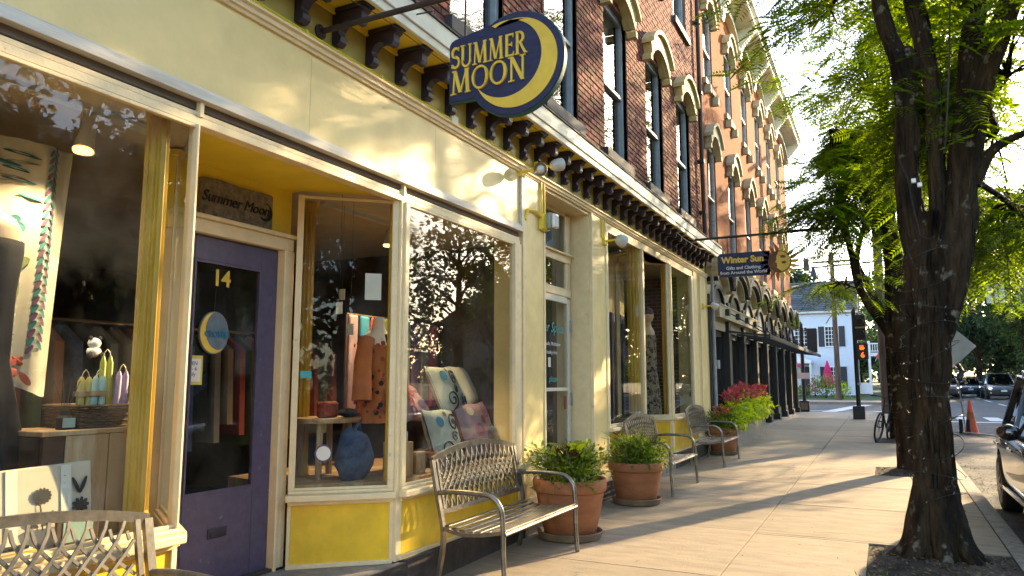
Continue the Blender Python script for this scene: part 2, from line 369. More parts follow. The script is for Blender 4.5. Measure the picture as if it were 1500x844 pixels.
# ---------------------------------------------------------------- the ground, road, pavement
def sheet(x0, x1, y0, y1, dz, nx=1, ny=1):
    m = MB()
    for i in range(nx):
        for j in range(ny):
            a, b = x0+(x1-x0)*i/nx, x0+(x1-x0)*(i+1)/nx; c, d = y0+(y1-y0)*j/ny, y0+(y1-y0)*(j+1)/ny
            m.add([(a, c, g(c)+dz), (b, c, g(c)+dz), (b, d, g(d)+dz), (a, d, g(d)+dz)], [(0, 1, 2, 3)])
    return m
struct('ground', sheet(-400, 400, -300, 900, -.30), 'terrain')
RZ = -.13                                               # carriageway below the pavement
struct('road', sheet(4.28, 13.2, -40, 320, RZ), 'asphalt')
struct('cross_street', sheet(-60, 60, 34.2, 45.5, RZ-.004), 'asphalt')
def slab_mesh(x0, x1, y0, y1, dz=0, gap=.006):
    m = MB(); x0 += gap; x1 -= gap; y0 += gap; y1 -= gap
    b = .0015
    def ring(e, z): return [(x0+e, y0+e, g(y0)+dz+z), (x1-e, y0+e, g(y0)+dz+z), (x1-e, y1-e, g(y1)+dz+z), (x0+e, y1-e, g(y1)+dz+z)]
    vs = ring(0, -.2) + ring(0, -b) + ring(b, 0)
    fs = [(8, 9, 10, 11)] + [(k*4+i, k*4+(i+1) % 4, k*4+4+(i+1) % 4, k*4+4+i) for k in (0, 1) for i in range(4)]
    return m.add(vs, fs)
pave = struct('sidewalk', sheet(-1.2, 4.12, -12, 34.0, -.022), 'soil')
pits = [(3.02, 4.12, 5.95, 7.78), (3.02, 4.12, 12.9, 14.1), (2.95, 4.12, 18.9, 20.3)]
def in_pit(x0, x1, y0, y1):
    return [p for p in pits if x1 > p[0]+.01 and y1 > p[2]+.01 and y0 < p[3]-.01]
yj = 7.855; ys = [yj + 1.829*k for k in range(-10, 15)]
for k in range(len(ys)-1):
    y0, y1 = ys[k], min(ys[k+1], 33.98)
    if y0 > 33.9: break
    slab_mesh(-1.15, 2.0, y0, y1, rng.uniform(-.002, .002)).build('concrete_slab', 'concrete', pave)
    # the outer row is cut round the tree pits
    segs = [(y0, y1, 4.12)]
    for p in pits:
        new = []
        for (a, b, xe) in segs:
            if b <= p[2]+.01 or a >= p[3]-.01 or xe < 4: new.append((a, b, xe)); continue
            if a < p[2]-.05: new.append((a, p[2], 4.12))
            new.append((max(a, p[2]), min(b, p[3]), p[0]))
            if b > p[3]+.05: new.append((p[3], b, 4.12))
        segs = new
    for (a, b, xe) in segs: slab_mesh(2.0, xe, a, b, rng.uniform(-.002, .002)).build('concrete_slab', 'concrete', pave)
kerb = struct('kerb', sheet(4.13, 4.27, -12, 34, -.05), 'soil')
for k in range(25):
    y0 = -11 + 1.83*k
    if y0 < 33.5: slab_mesh(4.12, 4.285, y0, min(y0+1.83, 34.0), 0, .004).build('kerb_stone', 'kerb_stone', kerb)
# tree pits: soil with bark chips
for i, p in enumerate(pits):
    m = MB(); n = 14
    for a in range(n+1):
        for b in range(n+1):
            x = p[0]+(p[1]-p[0])*a/n; y = p[2]+(p[3]-p[2])*b/n
            d = math.hypot(x-3.5, y-(p[2]+p[3])/2-.1)
            m.v.append((x, y, g(y)-.018+.07*math.exp(-d*d*5)+random.uniform(-.008, .008)*(0 < a < n)))
    m.f = [(a*(n+1)+b, a*(n+1)+b+1, (a+1)*(n+1)+b+1, (a+1)*(n+1)+b) for a in range(n) for b in range(n)]
    pit = struct('tree_pit', m, 'soil', smooth=True)
    ch = MB()
    for k in range([1500, 700, 400][i]):
        x = random.uniform(p[0]+.02, p[1]-.02); y = random.uniform(p[2]+.02, p[3]-.02); d = math.hypot(x-3.5, y-(p[2]+p[3])/2-.1)
        z = g(y)-.012+.07*math.exp(-d*d*5); a = random.uniform(0, 6.3); s = random.uniform(.008, .026)
        dx, dy = math.cos(a)*s, math.sin(a)*s; t = random.uniform(-.01, .01)
        ch.add([(x-dx, y-dy, z), (x+dy*.4, y-dx*.4, z+.008), (x+dx, y+dy, z+t+.006), (x-dy*.4, y+dx*.4, z+.004)], [(0, 1, 2, 3)])
    ch.build('mulch', 'mulch', pit, kind='stuff')
tf = MB()
for k in range(90):
    x = 3.25+random.gauss(0, .12); y = 6.25+random.gauss(0, .15); a = random.uniform(0, 6.3); s = random.uniform(.015, .04)
    z = g(y)+.01; tf.add([(x-.006, y, z), (x+.006, y, z), (x+math.cos(a)*s*.5, y+math.sin(a)*s*.5, z+s)], [(0, 1, 2)])
tf.build('weeds', 'leaf_pot', None, kind='stuff')
tag(bpy.data.objects['weeds'], 'little green weeds sprouting at the foot of the nearest tree', 'weeds', kind='stuff')
# gutter leaves
lf = MB()
for k in range(900):
    x = 4.3+abs(random.gauss(0, .35)); y = random.uniform(5, 18); z = g(y)+RZ+.008; a = random.uniform(0, 6.3); s = random.uniform(.01, .028)
    dx, dy = math.cos(a)*s, math.sin(a)*s
    lf.add([(x-dx, y-dy, z), (x+dy*.5, y-dx*.5, z+.006), (x+dx, y+dy, z+.004), (x-dy*.5, y+dx*.5, z)], [(0, 1, 2, 3)])
for k in range(260):
    x = random.uniform(.2, 4); y = random.uniform(4, 18); z = g(y)+.006; a = random.uniform(0, 6.3); s = random.uniform(.004, .014)
    dx, dy = math.cos(a)*s, math.sin(a)*s
    lf.add([(x-dx, y-dy, z), (x+dy*.5, y-dx*.5, z+.004), (x+dx, y+dy, z+.003), (x-dy*.5, y+dx*.5, z)], [(0, 1, 2, 3)])
o = lf.build('fallen_leaves', 'mulch'); tag(o, 'dry fallen leaves strewn along the gutter and pavement', 'leaves', kind='stuff')
# markings, far pavements, lawn
mk = MB()
for k in range(9):
    x = 4.6+k*.95; mk.add([(x, 31.3, g(31.3)+RZ+.004), (x+.5, 31.3, g(31.3)+RZ+.004), (x+.5, 33.8, g(33.8)+RZ+.004), (x, 33.8, g(33.8)+RZ+.004)], [(0, 1, 2, 3)])
for k in range(12):
    x = 4.4; y = 46+6*k; mk.add([(8.7, y, g(y)+RZ+.004), (8.85, y, g(y)+RZ+.004), (8.85, y+3, g(y+3)+RZ+.004), (8.7, y+3, g(y+3)+RZ+.004)], [(0, 1, 2, 3)])
mk.add([(.4, 34.8, g(34.8)+RZ+.004), (1.0, 34.8, g(34.8)+RZ+.004), (2.6, 45, g(45)+RZ+.004), (1.9, 45, g(45)+RZ+.004)], [(0, 1, 2, 3)])
mk.add([(-20, 37.0, g(37)+RZ+.004), (4, 37.0, g(37)+RZ+.004), (4, 37.3, g(37.3)+RZ+.004), (-20, 37.3, g(37.3)+RZ+.004)], [(0, 1, 2, 3)])
mk.add([(13.0, 30.2, g(30)+RZ+.004), (4.4, 30.2, g(30)+RZ+.004), (4.4, 30.6, g(30.6)+RZ+.004), (13.0, 30.6, g(30.6)+RZ+.004)], [(0, 1, 2, 3)])
struct('road_marking', mk, 'road_paint')
far = MB()
for (x0, x1, y0, y1) in [(-60, 4.2, 45.5, 48.2), (13.3, 16.5, -40, 34), (13.3, 16.5, 45.5, 160), (3.0, 4.2, 48.2, 160)]:
    q = slab_mesh(x0, x1, y0, y1, 0); far.add(q.v, q.f)
struct('far_sidewalk', far, 'concrete')
struct('lawn', sheet(-60, 3.0, 48.2, 140, -.02, 1, 4), 'lawn')
# ---------------------------------------------------------------- yellow shop building (storefronts below, brick above)
shop = thing('shop_building', 'yellow corner-to-corner storefront with purple brackets and weathered brick upper floors', 'building', (0, 7, 0))
def wall(m, p0, p1, z0, z1, t): return m.beam((p0[0], p0[1], (z0+z1)/2), (p1[0], p1[1], (z0+z1)/2), t, z1-z0)
def P(name, m, mt, parent=None, **k): return m.build(name, mt, parent or shop, **k)
FB, FT = 3.69, 4.02
# --- plinth
for a in [(-.5, .07, -6, 2.66, -.4, .21), (-.5, .07, 4.62, 6.62, -.4, .215), (-.4, .05, 6.62, 7.21, -.4, .2), (-.4, .05, 8.62, 10.86, -.4, .24), (-.4, .06, 12.47, 15.44, -.4, .3)]: P('plinth', box(*a), 'plinth_dark', bevel=.01)
# --- sill-high risers, frames, glass of every shop window -------------------------------------------
def shop_window(p0, p1, zb, zs, zt, riser='yellow_panel', e0=.045, e1=.045, name='shop_window', tk=.07):
    """a display window from p0 to p1 (seen from the street): riser zb..zs, sill, glass to zt"""
    d = Vector((p1[0]-p0[0], p1[1]-p0[1], 0)); Ln = d.length; d.normalize(); nrm = Vector((d.y, -d.x, 0))
    if nrm.x < 0 and abs(nrm.x) > .3: nrm = -nrm
    def q(t, o=0): return (p0[0]+d.x*t+nrm.x*o, p0[1]+d.y*t+nrm.y*o)
    wm = wall(wall(MB(), q(0, .002), q(e0, .002), zs+.07, zt, tk), q(Ln-e1, .002), q(Ln, .002), zs+.07, zt, tk)
    wall(wall(wm, q(e0-.002, .012), q(Ln-e1+.002, .012), zs+.0705, zs+.09, .02), q(e0-.002, .012), q(Ln-e1+.002, .012), zt-.02, zt-.0005, .02)
    win = P(name, wm, 'cream_trim', bevel=.004)
    P('riser_panel', wall(MB(), q(.02, -.005), q(Ln-.02, -.005), zb+.03, zs-.03, .03), riser, win)
    m = wall(wall(MB(), q(0, .01), q(Ln, .01), zb, zb+.03, .05), q(0, .01), q(Ln, .01), zs-.03, zs, .05)
    wall(wall(m, q(0, .0), q(.025, .0), zb+.03, zs-.03, .045), q(Ln-.025, 0), q(Ln, 0), zb+.03, zs-.03, .045)
    P('riser_frame', m, 'cream_trim', win, bevel=.005)
    P('sill', wall(wall(MB(), q(-.015, .02), q(Ln+.015, .02), zs, zs+.045, .06+tk), q(0, .0), q(Ln, .0), zs+.045, zs+.07, .01+tk), 'cream_trim', win, bevel=.008)
    P('pane', wall(MB(), q(e0-.01, 0), q(Ln-e1+.01, 0), zs+.06, zt+.01, .008), 'shop_glass', win)
    return win
W1 = shop_window((0, -5.5), (0, 2.665), .21, .70, 2.86, e1=.015)
W2 = shop_window((0, 4.585), (0, 6.60), .215, .66, 2.86, e0=.05, e1=.14)
S1 = shop_window((-.02, 2.68), (-.57, 3.02), .2, .70, 2.86, e0=.02, e1=.03, tk=.026)
S2 = shop_window((-.57, 4.07), (-.022, 4.56), .2, .66, 2.86)
W3 = shop_window((0, 9.19), (0, 10.86), .24, .85, 3.50, e0=.05)
S3 = shop_window((-.012, 10.9), (-.57, 11.36), .2, .85, 3.50)
S4 = shop_window((-.57, 12.0), (-.022, 12.47), .2, .85, 3.50)
W4 = shop_window((0, 12.49), (0, 14.2), .3, .85, 3.50, e1=.16)
# corner posts (their own timber, standing a little proud of the frames)
for (x, y, z0, z1) in [(-.01, 2.676, .1, 2.95), (-.008, 4.572, .21, 2.95), (0, 10.88, .2, 3.52), (-.008, 12.48, .3, 3.52)]:
    h_ = .0135 if y < 3 else .03
    P('corner_post', box(x-h_, x+h_, y-h_, y+h_, z0, z1), 'cream_trim', bevel=.005)
# --- header, awning slot, rail, sign band over the first shop
P('header', box(-.06, .02, -5.5, 6.60, 2.86, 2.905).box(-.05, .012, -5.5, 6.60, 2.907, 2.935), 'cream_trim', bevel=.004)
P('awning_slot', box(-.08, -.002, -5.5, 6.60, 2.9485, 2.9905), 'dark_slot')
P('awning_rail', MB().box(-.06, .052, -5.5, 6.62, 2.991, 3.012).box(-.06, .045, -5.5, 6.62, 3.0125, 3.05).box(-.06, .03, -5.5, 6.62, 3.0505, 3.066), 'alu_rail', bevel=.003)
for y in (2.676, 4.572):
    P('rail_hanger', box(-.02, .03, y-.012, y+.012, 2.905, 2.992), 'cream_trim')
bnd = [-5.5, -1.2, 1.1, 3.52, 5.02, 6.60]
for a, b in zip(bnd[:-1], bnd[1:]): P('sign_band_panel', box(-.05, .012, a+.001, b-.002, 3.066, 3.612), 'band_paint')
P('band_end_bar', box(-.02, .04, 6.602, 6.64, 3.0, 3.62), 'alu_rail', bevel=.003)
P('band_moulding', MB().prism([(-.05, 3.612), (.03, 3.612), (.035, 3.63), (.05, 3.635), (.055, 3.66), (.075, 3.668), (.075, 3.682), (-.05, 3.682)], 'y', -5.5, 15.44), 'cream_trim')
mat('frieze_olive', (.50,.38,.075), .55, var=.08)
P('frieze', box(-.1, .0, -5.5, 15.44, FB-.006, FT), 'frieze_olive')
# --- cornice: soffit, fascia, brackets
cor = P('cornice', box(-.1, .335, -5.5, 15.44, FT, 4.05), 'soffit_yellow')
P('fascia', MB().box(.30, .36, -5.5, 15.46, 4.0505, 4.20).box(.31, .345, -5.5, 15.45, 3.985, 4.05), 'fascia_white', cor, bevel=.006)
P('crown_moulding', MB().prism([(.262, 4.018), (.309, 3.99), (.309, 4.018)], 'y', -5.5, 15.44).box(.01, .03, -5.5, 15.44, 3.975, 4.018), 'soffit_yellow', cor)
P('flashing', MB().prism([(.375, 4.2005), (.375, 4.215), (-.1, 4.32), (-.1, 4.2005)], 'y', -5.5, 15.47), 'sill_dark', cor)
prof = [(0, 3.765), (.04, 3.752), (.072, 3.775), (.078, 3.81), (.055, 3.835), (.058, 3.862), (.09, 3.9), (.13, 3.912), (.165, 3.9), (.195, 3.875), (.235, 3.872), (.25, 3.9), (.25, 3.95), (.275, 3.965), (.275, 3.985), (0, 3.985)]
bm0 = MB().prism(prof, 'y', -.038, .038); bm0.box(-.0, .295, -.048, .048, 3.985, 4.016)
br0 = bm0.build('bracket', 'bracket_purple', None, bevel=.004)
bmesh_data = br0.data
for k in range(-14, 33):
    y = 3.756 + .3625*k
    if y > 15.35: break
    if k == -14: b = br0
    else: b = br0.copy(); C.objects.link(b)
    b.parent = cor; b.location = (.002, y - 7, 0)
# conduit along the frieze with its boxes
con = MB().tube([(.02, -5, 3.725), (.02, 6.9, 3.725)], .013, 6)
for y in (1.2, 2.6, 3.45, 4.25, 5.6): con.box(.0, .036, y-.012, y+.012, 3.708, 3.742)
P('conduit', con, 'soffit_yellow', smooth=True)
P('junction_box', box(.0, .045, 5.22, 5.33, 3.695, 3.77), 'fascia_white', bevel=.004)
# --- columns and architrave over the second shop
def column(y0, y1, zb, zt, nm='pilaster'):
    c = P(nm, box(-.3, .02, y0, y1, zb, zt), 'column_paint', bevel=.004)
    P('pilaster_edge', MB().box(-.02, .034, y0-.002, y0+.035, zb, zt-.002).box(-.02, .034, y1-.03, y1+.002, zb, zt-.002), 'cream_trim', c, bevel=.004)
    P('pilaster_base', box(-.3, .045, y0-.005, y1+.005, zb-.001, zb+.16), 'cream_trim', c, bevel=.008)
    return c
column(6.645, 7.2, .2, 3.61); column(8.64, 9.185, .24, 3.61); column(14.24, 14.62, .3, 3.61); column(14.78, 15.42, .3, 3.61)
P('panel_strip', box(-.2, -.0, 14.62, 14.78, .3, 3.61), 'cream_trim')
P('architrave', box(-.3, .012, 7.2, 8.64, 3.70, 3.70).box(-.25, .01, 9.185, 14.24, 3.50, 3.612), 'cream_trim', bevel=.004)
P('recess_jamb', box(-.4, -.002, 8.6, 8.64, .1, 3.61).box(-.4, -.004, 7.2, 7.24, .1, 3.61).box(-.4, -.3, 8.5, 8.6, .05, 3.61), 'cream_trim')
P('recess_ceiling', box(-.4, .0, 7.24, 8.6, 3.58, 3.61), 'cream_trim')
# --- the stairs door between the shops
X2 = -.22
up = P('stair_door', MB().box(X2-.05, X2, 8.43, 8.51, .1, 2.5).box(X2-.05, X2, 7.26, 7.36, .1, 2.5).box(X2-.05, X2-.001, 7.36, 8.43, 2.44, 2.52).box(X2-.05, X2-.001, 7.36, 8.43, .1, .42).box(X2-.05, X2-.002, 7.36, 8.43, 1.38, 1.42), 'fascia_white', bevel=.005)
P('pane', box(X2-.03, X2-.022, 7.36, 8.43, .42, 2.44), 'shop_glass', up)
P('hinge', MB().box(X2-.01, X2+.012, 8.49, 8.53, 2.1, 2.24).box(X2-.01, X2+.012, 8.49, 8.53, 1.2, 1.36), 'sash_grey', up)
text_obj('lettering', 'Inner Space', .17, 'teal', up, face_x(X2-.012, 7.93, 2.12), .001, shear=.25)
text_obj('lettering', 'Studio, Meditation', .062, 'letter_white', up, face_x(X2-.012, 7.98, 1.93), .001, shear=.2)
text_obj('lettering', 'and Healing Arts', .062, 'letter_white', up, face_x(X2-.012, 7.9, 1.83), .001, shear=.2)
text_obj('lettering', 'please', .1, 'teal', up, face_x(X2-.012, 8.0, 1.52), .001, shear=.25)
P('notice', MB().box(X2-.016, X2-.012, 7.86, 7.93, 1.66, 1.77), 'paper', up)
P('notice', MB().box(X2-.016, X2-.012, 8.33, 8.40, 1.16, 1.32), 'print_red', up)
tr = P('transom', MB().box(X2-.05, X2+.01, 7.26, 8.53, 2.521, 2.62).box(X2-.05, X2+.01, 7.26, 8.53, 2.94, 3.03).box(X2-.05, X2, 8.38, 8.53, 2.62, 2.94).box(X2-.05, X2, 7.26, 7.34, 2.62, 3.55).box(X2-.05, X2+.002, 8.38, 8.53, 3.031, 3.55).box(X2-.05, X2+.05, 7.26, 8.56, 3.0305, 3.05).box(X2-.05, X2+.001, 7.34, 8.38, 3.53, 3.58), 'cream_trim', bevel=.005)
P('pane', box(X2-.03, X2-.022, 7.34, 8.38, 2.62, 2.94).box(X2-.03, X2-.022, 7.34, 8.38, 3.05, 3.53), 'upper_glass', tr)
P('back_board', box(X2-.2, X2-.12, 7.26, 8.5, 3.03, 3.55), 'sash_grey', tr)
P('doorstep', box(-.35, .03, 7.2, 8.62, -.3, .1), 'kerb_stone', bevel=.01)
# --- entry of the first shop: floor, ceiling, door wall
P('entry_floor', MB().prism([(.06, 2.66), (.06, 4.62), (-.6, 4.1), (-.75, 4.1), (-.75, 3.1), (-.6, 3.15)], 'z', -.3, .2), 'kerb_stone')
P('entry_ceiling', MB().prism([(-.06, 2.70), (-.06, 4.6), (-.58, 4.12), (-.75, 4.12), (-.75, 3.0), (-.58, 3.12)], 'z', 2.905, 2.94), 'soffit_yellow')
P('door_wall', MB().box(-.76, -.68, 3.0, 4.12, 2.44, 2.906), 'soffit_yellow')
P('door_wall', MB().box(-.73, -.70, 3.0, 3.1, .2, 2.906).box(-.73, -.70, 4.086, 4.14, .2, 2.906), 'band_paint')
P('door_casing', MB().box(-.74, -.60, 3.985, 4.085, .2, 2.44).box(-.74, -.60, 3.06, 3.12, .2, 2.44).box(-.74, -.61, 3.06, 4.085, 2.4405, 2.53).box(-.74, -.585, 3.06, 4.09, 2.531, 2.56).box(-.74, -.585, 3.975, 4.0, .2, 2.44), 'cream_trim', bevel=.006)
door = P('door', MB().box(-.70, -.655, 3.12, 3.255, .215, 2.435).box(-.70, -.655, 3.82, 3.985, .215, 2.435).box(-.70, -.656, 3.255, 3.82, 2.275, 2.435).box(-.70, -.656, 3.255, 3.82, .215, .79), 'door_purple', bevel=.006)
P('pane', box(-.685, -.677, 3.25, 3.825, .785, 2.28), 'shop_glass', door)
P('door_bead', MB().box(-.67, -.652, 3.255, 3.27, .79, 2.275).box(-.67, -.652, 3.805, 3.82, .79, 2.275).box(-.67, -.6525, 3.27, 3.805, 2.26, 2.275).box(-.67, -.6525, 3.27, 3.805, .79, .805), 'door_purple', door)
P('mail_slot', MB().box(-.66, -.648, 3.46, 3.61, .505, .565).box(-.66, -.644, 3.475, 3.595, .515, .54), 'bracket_purple', door, bevel=.002)
text_obj('house_number', '14', .15, 'sign_gold', door, face_x(-.672, 3.49, 2.17), .002, bold=.004)
P('threshold', box(-.76, -.6, 3.06, 4.09, .2005, .222), 'plinth_dark', bevel=.004)
o = P('step_edge', box(.0601, .075, 2.67, 4.61, -.2, .1985), 'plinth_dark')
# second entry: floor and ceiling, door
P('entry_floor', MB().prism([(.05, 10.86), (.05, 12.48), (-.75, 12.0), (-.75, 11.3)], 'z', -.3, .21), 'kerb_stone')
P('entry_ceiling', MB().prism([(-.02, 10.9), (-.02, 12.46), (-.75, 12.05), (-.75, 11.25)], 'z', 3.50, 3.54), 'band_paint')
d2 = P('door', MB().box(-.70, -.655, 11.36, 11.45, .215, 2.6).box(-.70, -.655, 11.92, 12.02, .215, 2.6).box(-.70, -.656, 11.45, 11.92, 2.45, 2.6).box(-.70, -.656, 11.45, 11.92, .215, .7), 'door_purple', bevel=.005)
P('pane', box(-.685, -.677, 11.45, 11.92, .7, 2.45), 'shop_glass', d2)
P('door_wall', box(-.75, -.70, 11.2, 12.15, 2.61, 3.51), 'band_paint')

# --- rooms behind the glass
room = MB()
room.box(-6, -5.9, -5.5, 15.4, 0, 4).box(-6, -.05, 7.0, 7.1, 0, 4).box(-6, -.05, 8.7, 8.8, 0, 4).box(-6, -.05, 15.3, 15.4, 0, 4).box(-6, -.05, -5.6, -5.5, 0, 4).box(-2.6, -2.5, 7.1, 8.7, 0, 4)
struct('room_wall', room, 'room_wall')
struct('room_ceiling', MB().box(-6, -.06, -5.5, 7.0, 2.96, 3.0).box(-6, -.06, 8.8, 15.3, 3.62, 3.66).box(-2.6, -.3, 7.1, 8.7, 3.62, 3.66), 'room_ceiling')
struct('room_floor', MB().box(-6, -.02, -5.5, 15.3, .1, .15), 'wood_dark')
# display stages
DZ = .76
P('display_stage', MB().box(-1.5, -.05, -5.4, 2.62, .3, DZ), 'wood_old', W1)
P('display_stage', MB().prism([(-.06, 4.68), (-.06, 6.5), (-.3, 6.95), (-1.4, 6.95), (-1.4, 4.3), (-.7, 4.15), (-.56, 4.13)], 'z', .3, DZ), 'wood_old', W2)
P('display_stage', MB().box(-1.5, -.05, 9.25, 10.7, .3, DZ+.1), 'wood_old', W3)
P('display_stage', MB().prism([(-.06, 12.56), (-.06, 14.1), (-1.4, 14.1), (-1.4, 12.2), (-.56, 12.1)], 'z', .3, DZ+.1), 'wood_old', W4)
# fluted gold posts inside the display corners
def gold_column(x, y, z0, z1, r, label):
    c = thing('fluted_column', label, 'column', (x, y, z0), 'gold fluted posts inside the shop windows')
    pts = []
    n = 60
    for i in range(n):
        a = 2*PI*i/n; rr = r*(1 - [0, 0, .09, .17, .17, .09][i % 6]); pts.append((x+rr*math.cos(a), y+rr*math.sin(a)))
    MB().prism(pts, 'z', z0+.1, z1-.08).build('shaft', 'column_gold', c)
    MB().lathe([(r*1.15, 0), (r*1.15, .05), (r*1.05, .08), (r*.98, .1)], 20, (x, y, z0)).build('base', 'column_gold', c)
    MB().lathe([(r*.98, -.08), (r*1.08, -.06), (r*1.2, -.03), (r*1.2, 0)], 20, (x, y, z1)).build('capital', 'column_gold', c)
gold_column(-.15, 2.555, DZ, 2.955, .06, 'gold fluted column in the window left of the purple door')
gold_column(-.10, 4.66, DZ, 2.955, .06, 'gold fluted column in the corner of the window right of the purple door')
gold_column(-.95, 4.6, DZ, 2.955, .06, 'gold fluted column deeper inside, behind the round window sticker')
gold_column(-.09, 10.70, DZ+.1, 3.62, .09, 'gold fluted column in the tall window beside the stairs door')
gold_column(-.10, 12.62, DZ+.1, 3.62, .075, 'gold fluted column beside the dressed dummies in the farther shop')

# ---------------------------------------------------------------- upper brick storeys
BX = -.05; Y0, Y1, Z0, Z1 = 2.0, 15.44, 4.22, 9.6
wins = []
for k in range(6):
    yc = 3.79 + 2.06*k
    wins.append((yc-.515, yc+.515, 4.70, 6.98)); wins.append((yc-.515, yc+.515, 8.52, 10.5))
# mortar bed with the window openings left out (columns of wall between, strips above and below)
mb = MB(); ysplit = sorted({Y0, Y1} | {w_[0] for w_ in wins} | {w_[1] for w_ in wins})
for a, b in zip(ysplit[:-1], ysplit[1:]):
    op = [w_ for w_ in wins if w_[0] <= (a+b)/2 <= w_[1]]
    if not op: mb.box(-.35, BX-.012, a, b, Z0-.3, 11.6)
    else: mb.box(-.35, BX-.012, a, b, Z0-.3, 4.70).box(-.35, BX-.012, a, b, 6.98, 8.52).box(-.35, BX-.012, a, b, 10.5, 11.6)
bw = P('brick_wall', mb, 'mortar')
P('gable_wall', MB().box(-9, -.35, 15.0, 15.44, 0, 11.6).box(-9, -.351, -6, Y0, 4.1, 11.6), 'brick_near_far')
P('brick_upper', MB().box(-.36, BX-.004, Y0, Y1, 10.8, 11.6).box(-.36, BX-.004, -6, Y0, 4.2, 11.6), 'brick_near_far')
# bricks one by one
def brick_mesh(L_, H_, D_, b=.005):
    m = MB(); hy, hz = L_/2, H_/2
    vs = [(-D_, -hy, -hz), (-D_, hy, -hz), (-D_, hy, hz), (-D_, -hy, hz), (-b, -hy, -hz), (-b, hy, -hz), (-b, hy, hz), (-b, -hy, hz), (0, -hy+b, -hz+b), (0, hy-b, -hz+b), (0, hy-b, hz-b), (0, -hy+b, hz-b)]
    return vs, [(8, 9, 10, 11)] + [(k*4+i, k*4+(i+1) % 4, k*4+4+(i+1) % 4, k*4+4+i) for k in (0, 1) for i in range(4)]
CH, BL = .0745, .212
bricks = []
nrow = int((10.8-Z0)/CH)
for r_ in range(nrow):
    z = Z0+.04+CH*r_; off = (BL/2 if r_ % 2 else 0); yy = Y0+off-BL
    while yy < Y1:
        a, b = max(yy+.005, Y0), min(yy+BL-.005, Y1); parts = [(a, b)]
        for w_ in wins:
            if w_[2]-CH*.45 < z < w_[3]+CH*.45:
                np_ = []
                for (a, b) in parts:
                    if b <= w_[0] or a >= w_[1]: np_.append((a, b)); continue
                    if a < w_[0]-.03: np_.append((a, w_[0]-.001))
                    if b > w_[1]+.03: np_.append((w_[1]+.001, b))
                parts = np_
        for (a, b) in parts:
            if b-a > .03: bricks.append(((a+b)/2, z, b-a))
        yy += BL
def brick_seen(b):
    y, z, l = b
    return y > 5.0 and z < 1.5+.605*y-.15 and z > 4.45 and not (5.0 < y < 8.3 and z < 4.3+.0*y)
seen = sorted([b for b in bricks if brick_seen(b) and abs(b[2]-(BL-.01)) < .002], key=lambda b: (b[0]**2+(b[1]-1.5)**2)); near = set(seen[:300])
vs, fs = brick_mesh(BL-.01, CH-.011, .03)
bme = bpy.data.meshes.new('brick'); bme.from_pydata(vs, [], fs); bme.materials.append(MATS['brick'])
rest = MB()
for b in bricks:
    d = random.uniform(-.004, .004)
    if b in near:
        o = bpy.data.objects.new('brick', bme); C.objects.link(o); o.parent = bw; o.location = (BX+d, b[0]-7, b[1])
    else:
        v2, f2 = brick_mesh(b[2], CH-.011, .03); rest.add([(x+BX+d, y+b[0], z+b[1]) for x, y, z in v2], f2)
P('brickwork', rest, 'brick', bw, kind='stuff')
# windows of the brick floors
def arch_pts(y0, y1, zs, rise, n=12):
    return [(y0+(y1-y0)*i/n, zs+rise*math.sin(PI*i/n)**.8) for i in range(n+1)]
def upper_window(y0, y1, z0, z1, mats=('sash_grey', 'hood_yellow', 'sill_dark'), root=shop, hood=True, rise=.27, sash_x=-.14, bx=BX, pane='upper_glass', fat=1.0, corbel=False):
    t = .055; zm = z0+(z1-z0)*.46
    wn = MB().box(sash_x-.06, sash_x+.03, y0, y0+.06, z0, z1).box(sash_x-.06, sash_x+.03, y1-.06, y1, z0, z1).box(sash_x-.06, sash_x+.02, y0+.06, y1-.06, z1-.07, z1).box(sash_x-.05, sash_x+.02, y0+.06, y1-.06, z0, z0+.06).box(sash_x-.05, sash_x+.025, y0+.06, y1-.06, zm-.025, zm+.025).build('window', mats[0], root, bevel=.004)
    MB().box(sash_x-.02, sash_x-.012, y0+.055, y1-.055, zm, z1-.06).box(sash_x-.04, sash_x-.032, y0+.055, y1-.055, z0+.05, zm).build('pane', pane, wn)
    MB().box(sash_x-.5, sash_x-.45, y0, y1, z0, z1).build('dark_backing', 'room_dark', wn)  # dark sheet standing in for the unlit room behind the glass
    MB().box(sash_x-.45, bx+.07, y0-.09, y1+.09, z0-.14, z0-.002).build('sill', mats[2], wn, bevel=.006)
    if hood:
        th = .25*fat; e = .13
        def band(o0, o1, x1):
            ou = arch_pts(y0-e+o0, y1+e-o0, z1-.12+th-o0*.6, rise+.06); inn = arch_pts(y0-e+o1, y1+e-o1, z1-.12, rise)[::-1]
            return MB().prism(ou+inn, 'x', bx-.02, x1)
        h = band(0, .17*fat, bx+.09*fat); q = band(.0, .10*fat, bx+.15*fat); h.add(q.v, q.f)
        ou = arch_pts(y0-e-.03, y1+e+.03, z1-.12+th+.005, rise+.07); inn = arch_pts(y0-e-.03, y1+e+.03, z1-.12+th-.07, rise+.07)[::-1]
        h.prism(ou+inn, 'x', bx-.02, bx+.21*fat)
        for yy in (y0-.09, y1+.09): h.box(bx-.02, bx+.15*fat, yy-.05, yy+.05, z1-.22, z1-.12)
        h.build('hood', mats[1], wn, smooth=True, angle=25)
        # arched infill over the sash
        fill = [(y0, z1-.02)] + arch_pts(y0, y1, z1-.02, rise+.03) + [(y1, z1-.02)]
        MB().prism(fill, 'x', bx-.3, bx-.06).build('arch_board', mats[0], wn)
    return wn
for k in range(6):
    yc = 3.79 + 2.06*k
    upper_window(yc-.515, yc+.515, 4.70, 6.98)
    if k > 2: upper_window(yc-.515, yc+.515, 8.52, 10.5, hood=True)
